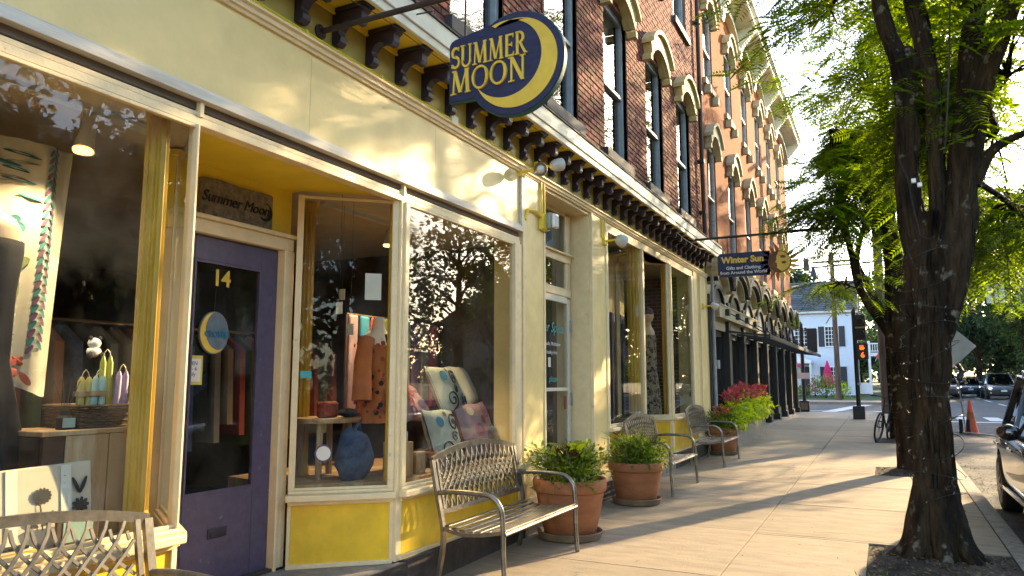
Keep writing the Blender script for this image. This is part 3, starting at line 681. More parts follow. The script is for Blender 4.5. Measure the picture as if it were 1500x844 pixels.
# brick reveals of the right-hand jambs
for k in range(6):
    yc = 3.79 + 2.06*k
    P('brick_reveal', MB().box(-.34, BX-.014, yc+.515, yc+.53, 4.70, 6.98), 'brick_near_far')
# downspout
ds = MB().tube([(.03, 15.36, 10.8), (.03, 15.36, 6.2), (.05, 15.36, 4.4)], .045, 8)
for z in (5.0, 6.1, 7.6, 9.2): ds.box(-.06, .085, 15.30, 15.42, z-.03, z+.03)
P('downspout', ds, 'iron_rust', smooth=True)
# ---------------------------------------------------------------- three-storey orange brick building beyond
b2 = thing('brick_building', 'tall orange brick building with arched cream window hoods and bracketed white cornice', 'building', (0, 24, 0))
def Q(name, m, mt, parent=None, **k): return m.build(name, mt, parent or b2, **k)
YA, YB = 15.46, 32.2; WC = [16.75+2.55*k for k in range(6)]
ops = [(c-.48, c+.48) for c in WC]
mb = MB(); sp = sorted({YA, YB} | {o for p in ops for o in p})
for a, b in zip(sp[:-1], sp[1:]):
    if any(p[0] <= (a+b)/2 <= p[1] for p in ops):
        for z0, z1 in ((3.3, 4.6), (6.95, 8.3), (10.2, 11.3)): mb.box(-.4, -.05, a, b, z0, z1)
    else: mb.box(-.4, -.05, a, b, 3.3, 11.3)
Q('brick_wall', mb, 'brick_far')
Q('side_wall', MB().box(-12, -.4, YB-.3, YB, 0, 11.3).box(-.4, -.052, YB-.3, YB+.002, 0, 4.2), 'brick_far'); Q('side_wall', box(-12, -.4, YA, YA+.3, 9, 11.3), 'brick_far')
Q('roof', MB().box(-12, .0, YA, YB, 11.48, 11.6), 'sill_dark')
mat('hood_cream', (.50,.42,.25), .75, spec=.15, var=.12, scale=9)
for c in WC:
    for z0, z1 in ((4.6, 6.85), (8.3, 10.1)):
        wn = upper_window(c-.48, c+.48, z0, z1, ('sash_white', 'hood_cream', 'hood_cream'), b2, True, .30, -.11, -.05, fat=.95)
        [box(-.06, .1, c+s-.06, c+s+.06, z0-.36, z0-.1405).build('corbel', 'hood_cream', wn, bevel=.02) for s in (-.44, .44)]
# cornice
co = Q('cornice', MB().prism([(-.3, 11.3), (.5, 11.3), (.56, 11.34), (.56, 11.38), (.62, 11.44), (.66, 11.46), (.66, 11.5), (-.3, 11.5)], 'y', YA-.1, YB+.15), 'fascia_white')
fr = MB(); yb = [YA] + [c+1.275 for c in WC[:-1]] + [YB]
for a, b in zip(yb[:-1], yb[1:]):
    arc_ = [(a+.12+(b-a-.24)*i/16, 10.62+.44*math.sin(PI*i/16)**.7) for i in range(17)]
    fr.prism([(a, 11.299), (a, 10.5)] + arc_ + [(b, 10.5), (b, 11.299)], 'x', -.06, .05)
    fr.prism([(p[0], p[1]+.12) for p in arc_] + arc_[::-1], 'x', .05, .12)
Q('frieze_board', fr, 'fascia_white', co)
for y in [YA+.06] + [c+1.275 for c in WC[:-1]] + [YB-.06]:
    pr = [(.05, 10.45), (.12, 10.45), (.16, 10.6), (.14, 10.75)]
    for i in range(8): pr += [(.16+.05*i, 10.80+.052*i), (.19+.05*i, 10.79+.058*i)]
    pr += [(.56, 11.26), (.56, 11.298), (.05, 11.298)]
    Q('cornice_bracket', MB().prism(pr, 'y', y-.10, y+.10), 'fascia_white', co)
# --- ground floor: cream ogee arcade over black shopfront
AC = [16.55+2.06*k for k in range(8)]
ar = MB()
top_ = []
for c in AC:
    top_ += [(c+1.0*math.cos(PI-PI*i/14), 3.62+.50*math.sin(PI*i/14)) for i in range(15)]
gf = Q('arcade_wall', MB().prism([(YA+.02, 2.62), (YA+.02, 3.62)]+top_+[(YB-.02, 3.62), (YB-.02, 2.62)], 'x', -.045, -.001), 'hood_cream')
for c in AC:
    def half(r_, z, sq=1.0, n=18): return [(c+r_*math.cos(PI*i/n), z+sq*r_*math.sin(PI*i/n)) for i in range(n+1)]
    Q('tympanum', MB().prism(half(.66, 3.0, .78), 'x', -.02, .012), 'black_metal' if int(c*7) % 3 else 'sash_grey', gf)
    Q('arch_trim', MB().prism(half(.78, 3.0, .78)+half(.67, 3.0, .78)[::-1], 'x', 0, .07), 'black_metal', gf)
    m = MB().prism(half(.99, 3.66, .52)+half(.9, 3.58, .50)[::-1], 'x', 0, .24); Q('arch_hood', m, 'black_metal', gf)
    m = MB().prism(half(.895, 3.57, .50)+half(.83, 3.52, .50)[::-1], 'x', 0, .15); Q('arch_hood', m, 'hood_cream', gf)
    m = MB().prism(half(1.03, 3.72, .52)+half(.994, 3.665, .52)[::-1], 'x', 0, .28); Q('arch_hood', m, 'hood_cream', gf)
for k in range(9):
    y = 15.58+2.06*k
    Q('pier', MB().box(-.25, .08, y-.14, y+.14, -.2, 3.3).box(-.25, .13, y-.18, y+.18, -.2, .45).box(-.25, .13, y-.18, y+.18, 3.0, 3.12), 'black_metal', bevel=.01)
for k in range(8):
    a, b = 15.58+2.06*k+.14, 15.58+2.06*(k+1)-.14
    wn = Q('shop_window', MB().box(-.2, -.06, a, b, .15, .6).box(-.2, -.08, a, a+.08, .6, 2.62).box(-.2, -.08, b-.08, b, .6, 2.62).box(-.2, -.08, a, b, 2.5, 2.62).box(-.2, -.08, (a+b)/2-.03, (a+b)/2+.03, .6, 2.5), 'black_metal')
    Q('pane', MB().box(-.15, -.142, a+.08, b-.08, .6, 2.5), 'shop_glass', wn)
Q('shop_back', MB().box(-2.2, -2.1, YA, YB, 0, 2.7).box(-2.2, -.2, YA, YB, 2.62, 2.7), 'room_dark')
Q('stone_step', MB().box(-.3, .16, 20.6, YB, -.2, g(24)+.1), 'kerb_stone', bevel=.01)
# sign band and steel canopy
sb = Q('sign_band', MB().box(.0, .17, 16.0, 21.6, 2.86, 3.12).box(.0, .19, 15.98, 21.62, 3.121, 3.15), 'hood_cream')
for y in (16.7, 18.0, 19.3, 20.6): Q('sign_lamp', box(.17, .26, y-.09, y+.09, 2.93, 3.07), 'black_metal', sb, bevel=.01)
cn = MB()
cn.beam((1.0, 17.2, 2.48), (1.0, 31.8, 2.48), .04, .1)
for y in [17.2+1.46*k for k in range(11)]: cn.beam((.05, y, 2.62), (1.0, y, 2.49), .035, .05)
for y in (17.2, 20.85, 24.5, 28.15, 31.8): cn.tube([(.05, y, 3.1), (.95, y, 2.53)], .012, 6)
cp = Q('canopy', cn, 'black_metal')
Q('canopy_glass', MB().add([(.05, 17.2, 2.65), (1.0, 17.2, 2.54), (1.0, 31.8, 2.54), (.05, 31.8, 2.65)], [(0, 1, 2, 3)]), 'shop_glass', cp)
Q('downpipe', MB().tube([(.12, 15.56, 0), (.12, 15.56, 3.9)], .035, 8), 'sash_grey')
# red brick neighbour strip between the two fronts
Q('meter_box', box(.02, .16, 15.72, 15.92, 1.75, 1.93), 'sash_grey', bevel=.01)
# ---------------------------------------------------------------- trees
from mathutils import noise
_p, _t = R(7.1576), R(26.5754)
_r = Vector((math.cos(_t), math.sin(_t), 0)); _f = Vector((-math.sin(_t)*math.cos(_p), math.cos(_t)*math.cos(_p), math.sin(_p))); _u = _r.cross(_f)
def at(px, py, y):
    """a photo pixel taken to the distance y along the street"""
    d = _f + _r*((px-750)/1083) + _u*((422-py)/1083); t = y/d.y
    return Vector((CAMX+d.x*t, y, CAMH+d.z*t))
def resample(pts, rs, step):
    pts = [Vector(p) for p in pts]; out, ro = [], []
    for i in range(len(pts)-1):
        p0 = pts[max(i-1, 0)]; p1 = pts[i]; p2 = pts[i+1]; p3 = pts[min(i+2, len(pts)-1)]
        n = max(2, int((p2-p1).length/step))
        for k in range(n):
            t = k/n; q = .5*((2*p1)+(p2-p0)*t+(2*p0-5*p1+4*p2-p3)*t*t+(3*p1-p0-3*p2+p3)*t**3)
            out.append(q); ro.append(rs[i]+(rs[i+1]-rs[i])*t)
    out.append(pts[-1]); ro.append(rs[-1]); return out, ro
def limb(mb, pts, rs, n=20, step=.08, rough=.10, seed=0):
    """a tapering limb with ridged bark"""
    P_, R_ = resample(pts, rs, step); vs = []; prev = None; k = len(P_)
    for i, p in enumerate(P_):
        d = (P_[min(i+1, k-1)]-P_[max(i-1, 0)]).normalized()
        if prev is None: sx = d.cross(Vector((0, 1, 0)) if abs(d.y) < .9 else Vector((1, 0, 0))).normalized()
        else: sx = (prev-d*prev.dot(d)).normalized()
        prev = sx; sy = d.cross(sx)
        for j in range(n):
            a = 2*PI*j/n; u_ = sx*math.cos(a)+sy*math.sin(a)
            q = Vector((math.cos(a)*2.6, math.sin(a)*2.6, p.z*1.1+seed*7.3))
            h = noise.noise(q)*.45 + abs(noise.noise(Vector((math.cos(a)*5, math.sin(a)*5, p.z*1.5+seed*3))))*.7 - .3
            if n > 22: h += .55*(abs(noise.noise(Vector((math.cos(a)*11, math.sin(a)*11, p.z*2.6+seed))))-.25)
            vs.append(p+u_*R_[i]*(1+rough*1.6*h))
    fs = [(i*n+j, i*n+(j+1) % n, (i+1)*n+(j+1) % n, (i+1)*n+j) for i in range(k-1) for j in range(n)]
    fs += [tuple(range(n))[::-1], tuple(range((k-1)*n, k*n))]
    mb.add(vs, fs); return P_
def frond_template(pairs=7, L=1.0, droop=.25, w=.34, h=.06):
    vs, fs = [], []
    for i in range(pairs):
        t = .18+.82*i/(pairs-1); z = -droop*t*t; l = w*(1-.55*abs(t-.5))
        for s in (-1, 1):
            n = len(vs); fw = .085
            vs += [(t*L, 0, z), (t*L+fw, s*l*.5, z-.012+h*.3), (t*L+fw*1.7, s*l, z-.03), (t*L-fw*.3, s*l*.55, z-.02)]
            fs.append((n, n+1, n+2, n+3))
    n = len(vs); vs += [(0, -.006, 0), (0, .006, 0), (L, .003, -droop), (L, -.003, -droop), (.5*L, 0, -droop*.25-.0)]
    fs.append((n, n+1, n+2, n+3))
    return np.array(vs), fs
def scatter(template, pos, fwd, up, scale):
    """copies of one small template in one array: N positions with a frame each"""
    tv, tf = template; N = len(pos)
    f = fwd/np.linalg.norm(fwd, axis=1, keepdims=True); s = np.cross(up, f); s /= np.linalg.norm(s, axis=1, keepdims=True)+1e-9; u = np.cross(f, s)
    M = np.stack([f, s, u], axis=1)*scale[:, None, None]
    V = np.einsum('vk,nkd->nvd', tv, M)+pos[:, None, :]
    nv = len(tv); F = [np.array(x) for x in tf]
    return V.reshape(-1, 3), np.concatenate([np.stack([x+i*nv for x in F]) for i in range(N)]) if N < 0 else (np.array(tf)[None]+(np.arange(N)*nv)[:, None, None]).reshape(-1, len(tf[0]))
def quad_mesh(name, V, F):
    me = bpy.data.meshes.new(name); n, k = F.shape
    me.vertices.add(len(V)); me.vertices.foreach_set('co', V.astype(np.float32).ravel())
    me.loops.add(n*k); me.loops.foreach_set('vertex_index', F.astype(np.int32).ravel())
    me.polygons.add(n); me.polygons.foreach_set('loop_start', (np.arange(n)*k).astype(np.int32)); me.update(calc_edges=True)
    return me
def off_of(parent):
    off = Vector((0, 0, 0)); p = parent
    while p is not None: off += p.location; p = p.parent
    return off
FR = frond_template()
FRS = frond_template(5, 1.0, .3, .36)
def sprays(clouds, seed, per=9, frond=.24):
    """twigs hung with pinnate leaves, filling a few ellipsoidal clouds; returns frond frames and twig lines"""
    r_ = np.random.default_rng(seed); pos, fw, upv, sc, twigs = [], [], [], [], []
    for (c, rad, nt, dens) in clouds:
        c = np.array(c); rad = np.array(rad); k = 0; tries = 0
        while k < nt and tries < nt*30:
            tries += 1
            q = r_.uniform(-1, 1, 3)
            if q@q > 1: continue
            w_ = c+q*rad
            if noise.noise(Vector(w_*1.15+seed*11.1)) < dens: continue       # gaps between clumps
            k += 1
            d = q*np.array([1, 1, .35])+r_.normal(0, .5, 3)*np.array([1, 1, .3]); d[2] -= .15; d /= np.linalg.norm(d)
            L_ = r_.uniform(.45, .95); twigs.append((w_, d, L_))
            for i in range(per):
                t = (i+.5)/per; p = w_+d*L_*t+np.array([0, 0, -.18*t*t*L_])
                sd = np.cross(d, [0, 0, 1.0]); sd /= np.linalg.norm(sd)+1e-9
                v = d*.55+sd*(1 if i % 2 else -1)*.85+r_.normal(0, .22, 3); v[2] -= .22
                pos.append(p); fw.append(v); upv.append(np.array([0, 0, 1.0])+r_.normal(0, .35, 3)); sc.append(frond*r_.uniform(.7, 1.25))
    return np.array(pos), np.array(fw), np.array(upv), np.array(sc), twigs
def leafy(parent, clouds, seed, limbs_pts, m='leaf_locust', per=9, frond=.24, tmpl=None, boughs=None, bark='bark'):
    pos, fw, upv, sc, tw = sprays(clouds, seed, per, frond)
    V, F = scatter(tmpl or FR, pos, fw, upv, sc); off = off_of(parent)
    me = quad_mesh('crown', V-np.array(off), F); link('crown', me, m, parent)
    tb = MB(); rr = random.Random(seed)
    for (w_, d, L_) in tw: tb.tube([w_, w_+d*L_*.5+np.array([0, 0, -.03]), w_+d*L_+np.array([0, 0, -.16*L_])], [.006, .004, .002], 4, False)
    # boughs: from the nearest limb point to every cloud, then out to some of its twigs
    for (c, rad, nt, dens) in clouds:
        c = Vector(c); s = min(limbs_pts, key=lambda p: (p-c).length+max(0, p.z-c.z)*1.5)
        mid = (s+c)/2+Vector((rr.uniform(-.15, .15), rr.uniform(-.15, .15), -.1))
        Lc = (s-c).length; r0 = min(.05, .014+.012*Lc)
        tb.tube([s, mid, c], [r0, r0*.75, r0*.5], 7, False)
        mine = [t for t in tw if all(abs(t[0][k]-c[k]) <= rad[k]*1.01 for k in range(3))]
        for t in rr.sample(mine, min(len(mine), 26)):
            e = Vector(t[0]); a = mid.lerp(c, rr.uniform(.2, 1)); m_ = (a+e)/2+Vector((0, 0, rr.uniform(-.08, .12)))
            tb.tube([a, m_, e], [.014, .010, .006], 5, False)
    tb.build('bough', bark, parent, smooth=True)

# --- nearest tree: thick, dark, many-stemmed
T1Y = 7.35
t1 = thing('street_tree', 'nearest street tree, thick dark trunk forking into several limbs above the pavement', 'tree', (3.55, T1Y, g(T1Y)), 'honey locusts along the kerb')
tr_ = MB(); pts1 = []
def pl(lst): return [at(a, b, T1Y+(c[0] if c else 0)) for a, b, *c in lst]
tx = lambda x, z: Vector((x, T1Y, z))
pts1 += limb(tr_, [tx(3.56, -.08), tx(3.56, .05), tx(3.56, .2), tx(3.565, .45), tx(3.57, .9), tx(3.57, 1.5), tx(3.61, 2.15), tx(3.64, 2.55), tx(3.70, 2.95)], [.28, .24, .20, .17, .15, .155, .17, .19, .19], 130, .02, .36, 1)
# root flare
for a in range(7):
    an = a*.9+.3; e = Vector((3.56+.40*math.cos(an), T1Y+.38*math.sin(an), -.03)); limb(tr_, [Vector((3.56+.09*math.cos(an), T1Y+.09*math.sin(an), .60)), Vector((3.56+.15*math.cos(an), T1Y+.15*math.sin(an), .32)), Vector((3.56+.23*math.cos(an), T1Y+.22*math.sin(an), .10)), e], [.08, .09, .075, .03], 20, .03, .12, a)
LA = pl([(1372, 460), (1352, 390), (1338, 330), (1328, 250), (1328, 170), (1322, 105), (1302, 50), (1288, 0), (1275, -80), (1250, -200)]); pts1 += limb(tr_, LA, [.10, .13, .115, .10, .095, .09, .078, .068, .06, .045], 48, .03, .3, 2)
limb(tr_, pl([(1328, 125), (1326, 98), (1328, 70)]), [.08, .12, .05], 24, .04, .15, 9)
LB = pl([(1382, 470), (1380, 400), (1374, 320), (1371, 200), (1366, 130), (1352, 60), (1338, 0), (1320, -110)]); pts1 += limb(tr_, LB, [.05, .085, .075, .067, .07, .077, .077, .06], 40, .03, .28, 3)
LC = pl([(1375, 500), (1388, 420), (1402, 330), (1408, 250), (1415, 170), (1422, 90), (1428, 0), (1438, -130)]); pts1 += limb(tr_, LC, [.09, .15, .13, .11, .10, .092, .088, .07], 52, .03, .3, 4)
LD = pl([(1385, 430), (1400, 340), (1412, 270), (1426, 190), (1440, 120), (1462, 50), (1480, 0), (1520, -110)]); pts1 += limb(tr_, LD, [.07, .12, .11, .10, .092, .092, .092, .07], 44, .03, .3, 5)
LE = pl([(1425, 270), (1450, 225), (1478, 205), (1515, 190)]); pts1 += limb(tr_, LE, [.07, .045, .035, .025], 12, .05, .1, 6)
tr_.build('trunk', 'bark', t1, smooth=True, angle=80)
def cl(px, py, y, rx, ry, rz, n, d=-.12): c = at(px, py, y); return ((c.x, c.y, c.z), (rx, ry, rz), n, d)
clouds1 = [cl(1480, 110, 7.9, .55, .9, .9, 95), cl(1485, 300, 8.6, .5, .8, .5, 70), cl(1455, 200, 8.8, .5, .7, .5, 60, -.05), cl(1265, -125, 7.6, .9, .9, .45, 45, .02), cl(1215, 15, 8.6, .35, .4, .2, 12, -.1),
           cl(1395, 20, 8.8, .8, .6, .7, 40, .06), cl(1378, 240, 9, .4, .5, .8, 32, 0), ((3.7, 7.2, 8.6), (2.2, 2.3, 1.5), 240, 0), ((4.9, 7.0, 6.9), (1.6, 1.9, 1.2), 140, 0)]
leafy(t1, clouds1, 3, pts1)
# --- second tree, just behind it
T2Y = 13.65
t2 = thing('street_tree', 'second street tree, half hidden behind the nearest trunk, a low forked branch reaching left', 'tree', (3.54, T2Y, g(T2Y)), 'honey locusts along the kerb')
m = MB(); P2 = limb(m, [Vector((3.54, T2Y, -.05)), Vector((3.54, T2Y, .15)), Vector((3.52, T2Y, .5)), Vector((3.50, T2Y, 2.2)), Vector((3.50, T2Y, 3.2)), Vector((3.4, T2Y, 4.6)), Vector((3.5, T2Y, 6.4))], [.27, .22, .19, .18, .16, .12, .06], 28, .06, .12, 11)
P2 += limb(m, [at(1312, 500, T2Y), at(1290, 470, T2Y-.1), at(1272, 445, T2Y-.2), at(1255, 410, T2Y-.3), at(1247, 370, T2Y-.3), at(1232, 315, T2Y-.3), at(1228, 290, T2Y-.3), at(1240, 275, T2Y)], [.10, .075, .07, .055, .05, .045, .04, .02], 14, .06, .1, 12)
P2 += limb(m, [at(1262, 425, T2Y-.25), at(1255, 380, T2Y-.25), at(1266, 330, T2Y-.1), at(1282, 280, T2Y), at(1290, 200, T2Y)], [.05, .045, .04, .03, .015], 12, .06, .1, 13)
P2 += limb(m, [at(1320, 470, T2Y), at(1340, 400, T2Y+.3), at(1390, 330, T2Y+.6), at(1440, 290, T2Y+.8)], [.1, .09, .07, .04], 14, .06, .1, 14)
m.build('trunk', 'bark', t2, smooth=True, angle=80)
clouds2 = [cl(1228, 285, 13.4, .6, .9, .4, 80, -.05), cl(1215, 190, 13.3, .3, .7, .5, 50, 0), cl(1262, 130, 13.9, .7, 1.0, .9, 58, .08), cl(1265, 250, 13.9, .6, .8, .6, 95, -.08), cl(1245, 320, 13.2, .5, .6, .22, 36, -.1),
           cl(1310, 40, 14.2, 1.1, 1.1, .8, 50, .06), cl(1225, 412, 13.2, .5, .5, .07, 14, -.2),
           ((3.9, 13.9, 8.6), (1.5, 2.3, 1.4), 200, 0)]
leafy(t2, clouds2, 5, P2, per=9, frond=.26)
# --- third tree, with the bicycle
T3Y = 19.9
t3 = thing('street_tree', 'third street tree along the kerb, bicycle leaning on its slim trunk', 'tree', (3.47, T3Y, g(T3Y)), 'honey locusts along the kerb')
m = MB(); P3 = limb(m, [Vector((3.47, T3Y, 0)), Vector((3.47, T3Y, .3)), Vector((3.45, T3Y, 2.5)), Vector((3.5, T3Y, 4.4)), Vector((3.4, T3Y, 7))], [.27, .2, .17, .13, .05], 20, .1, .12, 21)
P3 += limb(m, [Vector((3.45, T3Y, 2.8)), Vector((2.9, T3Y, 4)), Vector((2.4, T3Y, 5.6))], [.1, .08, .03], 12, .1, .1, 22)
m.build('trunk', 'bark', t3, smooth=True, angle=80)
clouds3 = [((2.7, 19.6, 7.2), (1.0, 1.3, .7), 60, .05), ((3.6, 20, 9.2), (2.2, 2.2, 1.3), 130, .05), ((4.9, 20, 7.2), (1.2, 1.4, .8), 80, .0), cl(1440, 400, 21, .8, .9, .4, 34, -.2)]
leafy(t3, clouds3, 8, P3, per=7, frond=.34, tmpl=FRS)

# --- fourth tree, added to shade the farther front, all but hidden behind the others
T4Y = 26.3
t4 = thing('street_tree', 'fourth tree near the junction, added for shade, mostly hidden behind the nearer trunks', 'tree', (3.62, T4Y, g(T4Y)), 'honey locusts along the kerb')
m = MB(); P4 = limb(m, [Vector((3.62, T4Y, .1)), Vector((3.6, T4Y, .5)), Vector((3.62, T4Y, 3)), Vector((4.0, T4Y, 5)), Vector((4.3, T4Y, 7.5))], [.22, .17, .15, .12, .05], 16, .12, .12, 31)
m.build('trunk', 'bark', t4, smooth=True, angle=80)
leafy(t4, [((4.1, 26.5, 8.0), (1.3, 2.2, 1.6), 150, -.05), ((5.3, 26.3, 6.4), (1.5, 2.2, 1.5), 170, -.1), ((4.2, 26, 5.2), (.8, 1.5, .9), 80, -.1), cl(1437, 310, 24, 1.3, 1.4, .9, 110, -.1)], 18, P4, per=7, frond=.36, tmpl=FRS)

# --- string of small lamps wound round the trunks
def lights(label, cx, cy, z0, z1, r0, turns, n, seed):
    s = thing('string_lights', label, 'string lights', (cx, cy, z0), 'fairy lights wound round the tree trunks')
    rr = random.Random(seed); pts = []
    for i in range(n+1):
        t = i/n; a = t*turns*2*PI; r_ = r0(t)
        pts.append((cx+.03*t+r_*math.cos(a), cy+r_*math.sin(a), z0+(z1-z0)*t+.06*math.sin(a*1.3+seed)))
    MB().tube(pts, .0032, 4).build('cable', 'wire', s)
    bl = MB()
    for p in pts[::5]:
        q = Vector(p); e = q+Vector((rr.uniform(-.012, .012), rr.uniform(-.01, .0), rr.uniform(.008, .02))); bl.tube([q, e], [.0035, .002], 5)
    bl.build('lamps', 'tiny_bulb', s, kind='stuff')
lights('fairy lights wound round the nearest thick trunk', 3.58, T1Y, .35, 2.6, lambda t: .20+.03*t, 11, 330, 1)
lights('fairy lights wound round the second trunk behind', 3.51, T2Y, .6, 3.0, lambda t: .20, 14, 240, 2)
lights('fairy lights wound round the bicycle tree trunk', 3.46, T3Y, .6, 2.8, lambda t: .20, 12, 200, 3)
wr = thing('hanging_cable', 'grey power cable looped down the fork of the nearest tree', 'cable', (3.7, 7.2, 2.5))
MB().tube([at(1392, -20, 7.05), at(1390, 110, 7.08), at(1386, 200, 7.1), at(1383, 225, 7.1)], .008, 6).build('cable', 'plinth_dark', wr)
MB().tube([at(1315, 230, 7.12), at(1330, 262, 7.1), at(1335, 290, 7.1), at(1348, 345, 7.08), at(1362, 350, 7.06), at(1370, 345, 7.06)], .006, 6).build('cable', 'wire', wr)
MB().tube([at(1340, 355, 7.05), at(1330, 370, 7.04), at(1340, 390, 7.04), at(1358, 370, 7.05)], .005, 6).build('cable', 'wire', wr)
for (px, py) in ((1338, 266), (1347, 272)):
    c = at(px, py, 7.04); MB().box(c.x-.018, c.x+.018, 7.0, 7.04, c.z-.018, c.z+.018).build('plug', 'white_light', wr, bevel=.003)
MB().tube([at(1404, 535, 7.3), at(1410, 545, 7.2), at(1404, 556, 7.15)], .02, 8).build('plug', 'rubber', wr)
# ---------------------------------------------------------------- hanging sign: crescent moon
def circ(cx, cz, r_, a0, a1, n): return [(cx+r_*math.cos(a0+(a1-a0)*i/n), cz+r_*math.sin(a0+(a1-a0)*i/n)) for i in range(n+1)]
SY = 3.60
sm = thing('hanging_sign', 'large blue wooden hanging sign with gold crescent moon and gold capital letters', 'sign', (1.4, SY, 3.0))
cx, cz, rr_ = 1.455, 3.285, .30
xL, zB, zT = 1.03, 3.125, 3.50
def outline(d, x0):
    top = [(x0+.0, zB-d), (x0+.0, zT+d-.03), (x0+.012, zT+d-.01), (x0+.035, zT+d+.002)]
    a_top = math.asin((zT+.045+d*.5-cz)/(rr_+d)); a_bot = math.asin((zB-d-cz)/(rr_+d))
    ring = circ(cx, cz, rr_+d, PI-a_top, -PI-a_bot, 60)
    return top + ring
MB().prism(outline(0, xL), 'y', SY-.025, SY+.025).build('board', 'sign_blue', sm)
MB().prism(outline(.006, xL-.005), 'y', SY-.018, SY+.018).build('board_edge', 'sign_edge', sm)
# crescent: outer disc minus inner disc shifted up-left
ax, az, ar = cx+.005, cz+.0, .262
ix, iz, ir = cx-.055, cz+.035, .228
outer = circ(ax, az, ar, R(118), R(-152), 48)
inner = circ(ix, iz, ir, R(-150), R(112), 48)
MB().prism(outer+inner, 'y', SY-.031, SY-.020).build('crescent', 'sign_gold', sm)
lt = MB(); serif_word(lt, 'SUMMER', 1.045, 3.318, .135, .80, SY-.033, SY-.024, .02); serif_word(lt, 'MOON', 1.042, 3.162, .145, 1.02, SY-.034, SY-.023, .03)
lt.build('lettering', 'sign_gold', sm)
rod = MB().tube([(.0, SY, 3.80), (2.4, SY, 3.80)], .019, 8); rod.lathe([(.05, 0), (.05, .012), (.03, .02)], 16)
n0 = len(rod.v)-48; rod.v[n0:] = [(z, SY+y, 3.80+x) for x, y, z in rod.v[n0:]]
rod.build('hanger_rod', 'iron_rust', sm, smooth=True)
for x in (1.12, 1.62):
    MB().tube([(x, SY, 3.80), (x, SY, 3.50 if x < 1.3 else 3.56)], .006, 5).build('hanger_chain', 'iron_rust', sm)
MB().tube([(2.3, SY, 3.81), (.34, SY+.1, 4.6)], .004, 4).build('guy_wire', 'wire', sm)
gw = MB().tube([(.05, 2.2, 3.95), (.42, 3.7, 3.86), (.42, 6.8, 3.86)], .004, 4).build('span_wire', 'wire'); tag(gw, 'thin black wire running slantwise in front of the purple brackets', 'wire')
MB().tube([(.35, 4.2, 4.12), (.5, 4.2, 4.11)], .006, 5).build('wall_hook', 'iron_rust', cor)

# ---------------------------------------------------------------- hanging sign with a sun
WY = 13.07
ws = thing('hanging_sign', 'smaller blue hanging sign with a painted sun face, over the farther shop', 'sign', (1.3, WY, 3.2))
pl_ = [(.73, 3.33), (.73, 3.66), (.78, 3.70), (1.60, 3.70), (1.60, 3.29), (.79, 3.29)]
MB().prism(pl_, 'y', WY-.03, WY+.03).build('board', 'sign_blue', ws)
text_obj('lettering', 'Winter Sun', .15, 'sign_gold', ws, face_ny(1.15, WY-.034, 3.575), .004, bold=.006)
text_obj('lettering', 'Gifts and Clothing', .078, 'letter_white', ws, face_ny(1.16, WY-.034, 3.435), .004, bold=.001)
text_obj('lettering', 'from Around the World', .078, 'letter_white', ws, face_ny(1.16, WY-.034, 3.355), .004, bold=.001)
sx, sz = 1.755, 3.50
MB().prism(circ(sx, sz, .185, 0, 2*PI, 40)[:-1], 'y', WY-.04, WY+.04).build('sun_disc', 'sun_shade', ws)
for k in range(18):
    a = 2*PI*k/18; ln = .165 if k % 2 else .14
    def rp(rad, da): return (sx+rad*math.cos(a+da), sz+rad*math.sin(a+da))
    MB().prism([rp(.188, -.13), rp(.235, -.14), rp(.19+ln, .02+.06*(k % 2)), rp(.23, .13), rp(.188, .13)], 'y', WY-.03, WY+.03).build('ray', 'sign_gold' if math.cos(a) > -.1 else 'sun_orange', ws)
pf = [(sx-.01, sz+.17)] + circ(sx, sz, .172, R(88), R(-80), 24) + [(sx-.005, sz-.14), (sx-.05, sz-.10), (sx-.03, sz-.075), (sx-.045, sz-.06), (sx-.035, sz-.035), (sx-.07, sz-.01), (sx-.045, sz+.04), (sx-.05, sz+.08)]
fc = MB().prism(pf, 'y', WY-.047, WY-.039).build('moon_profile', 'sign_gold', ws)
for (ox, oz, w_, h_) in ((.06, .075, .045, .02), (.07, -.02, .035, .022), (.05, .10, .05, .006)):
    MB().prism([(sx+ox+w_*math.cos(t), sz+oz+h_*math.sin(t)) for t in [2*PI*i/14 for i in range(14)]], 'y', WY-.051, WY-.046).build('face_mark', 'sun_shade', ws)
MB().tube([(.0, WY, 3.99), (2.5, WY, 4.0)], .022, 8).build('hanger_rod', 'iron_rust', ws, smooth=True)
for x in (.9, 1.5): MB().tube([(x, WY, 4.0), (x, WY, 3.69)], .006, 5).build('hanger_chain', 'iron_rust', ws)
MB().tube([(.3, 11.9, 3.93), (.36, 12.2, 3.86), (.37, 13.2, 3.87), (.37, 14.2, 3.97)], .005, 4).build('guy_wire', 'paper', ws)

# ---------------------------------------------------------------- stone plaque over the door
pq = thing('plaque', 'grey stone plaque above the purple door, carved with a crescent and script lettering', 'plaque', (-.67, 3.58, 2.69))
bp_ = [(3.265, 2.572), (3.27, 2.815), (3.40, 2.826), (3.60, 2.818), (3.88, 2.825), (3.895, 2.812), (3.898, 2.58), (3.885, 2.568), (3.62, 2.563), (3.42, 2.572)]
MB().prism(bp_, 'x', -.679, -.645).build('slab', 'plaque_stone', pq, bevel=.006)
text_obj('lettering', 'Summer Moon', .105, 'black_print', pq, face_x(-.641, 3.56, 2.695), .003, shear=.3, space=.92)
MB().prism(circ(3.825, 2.685, .062, R(80), R(-130), 20)+circ(3.808, 2.70, .060, R(-118), R(68), 20), 'x', -.646, -.638).build('crescent', 'black_print', pq)
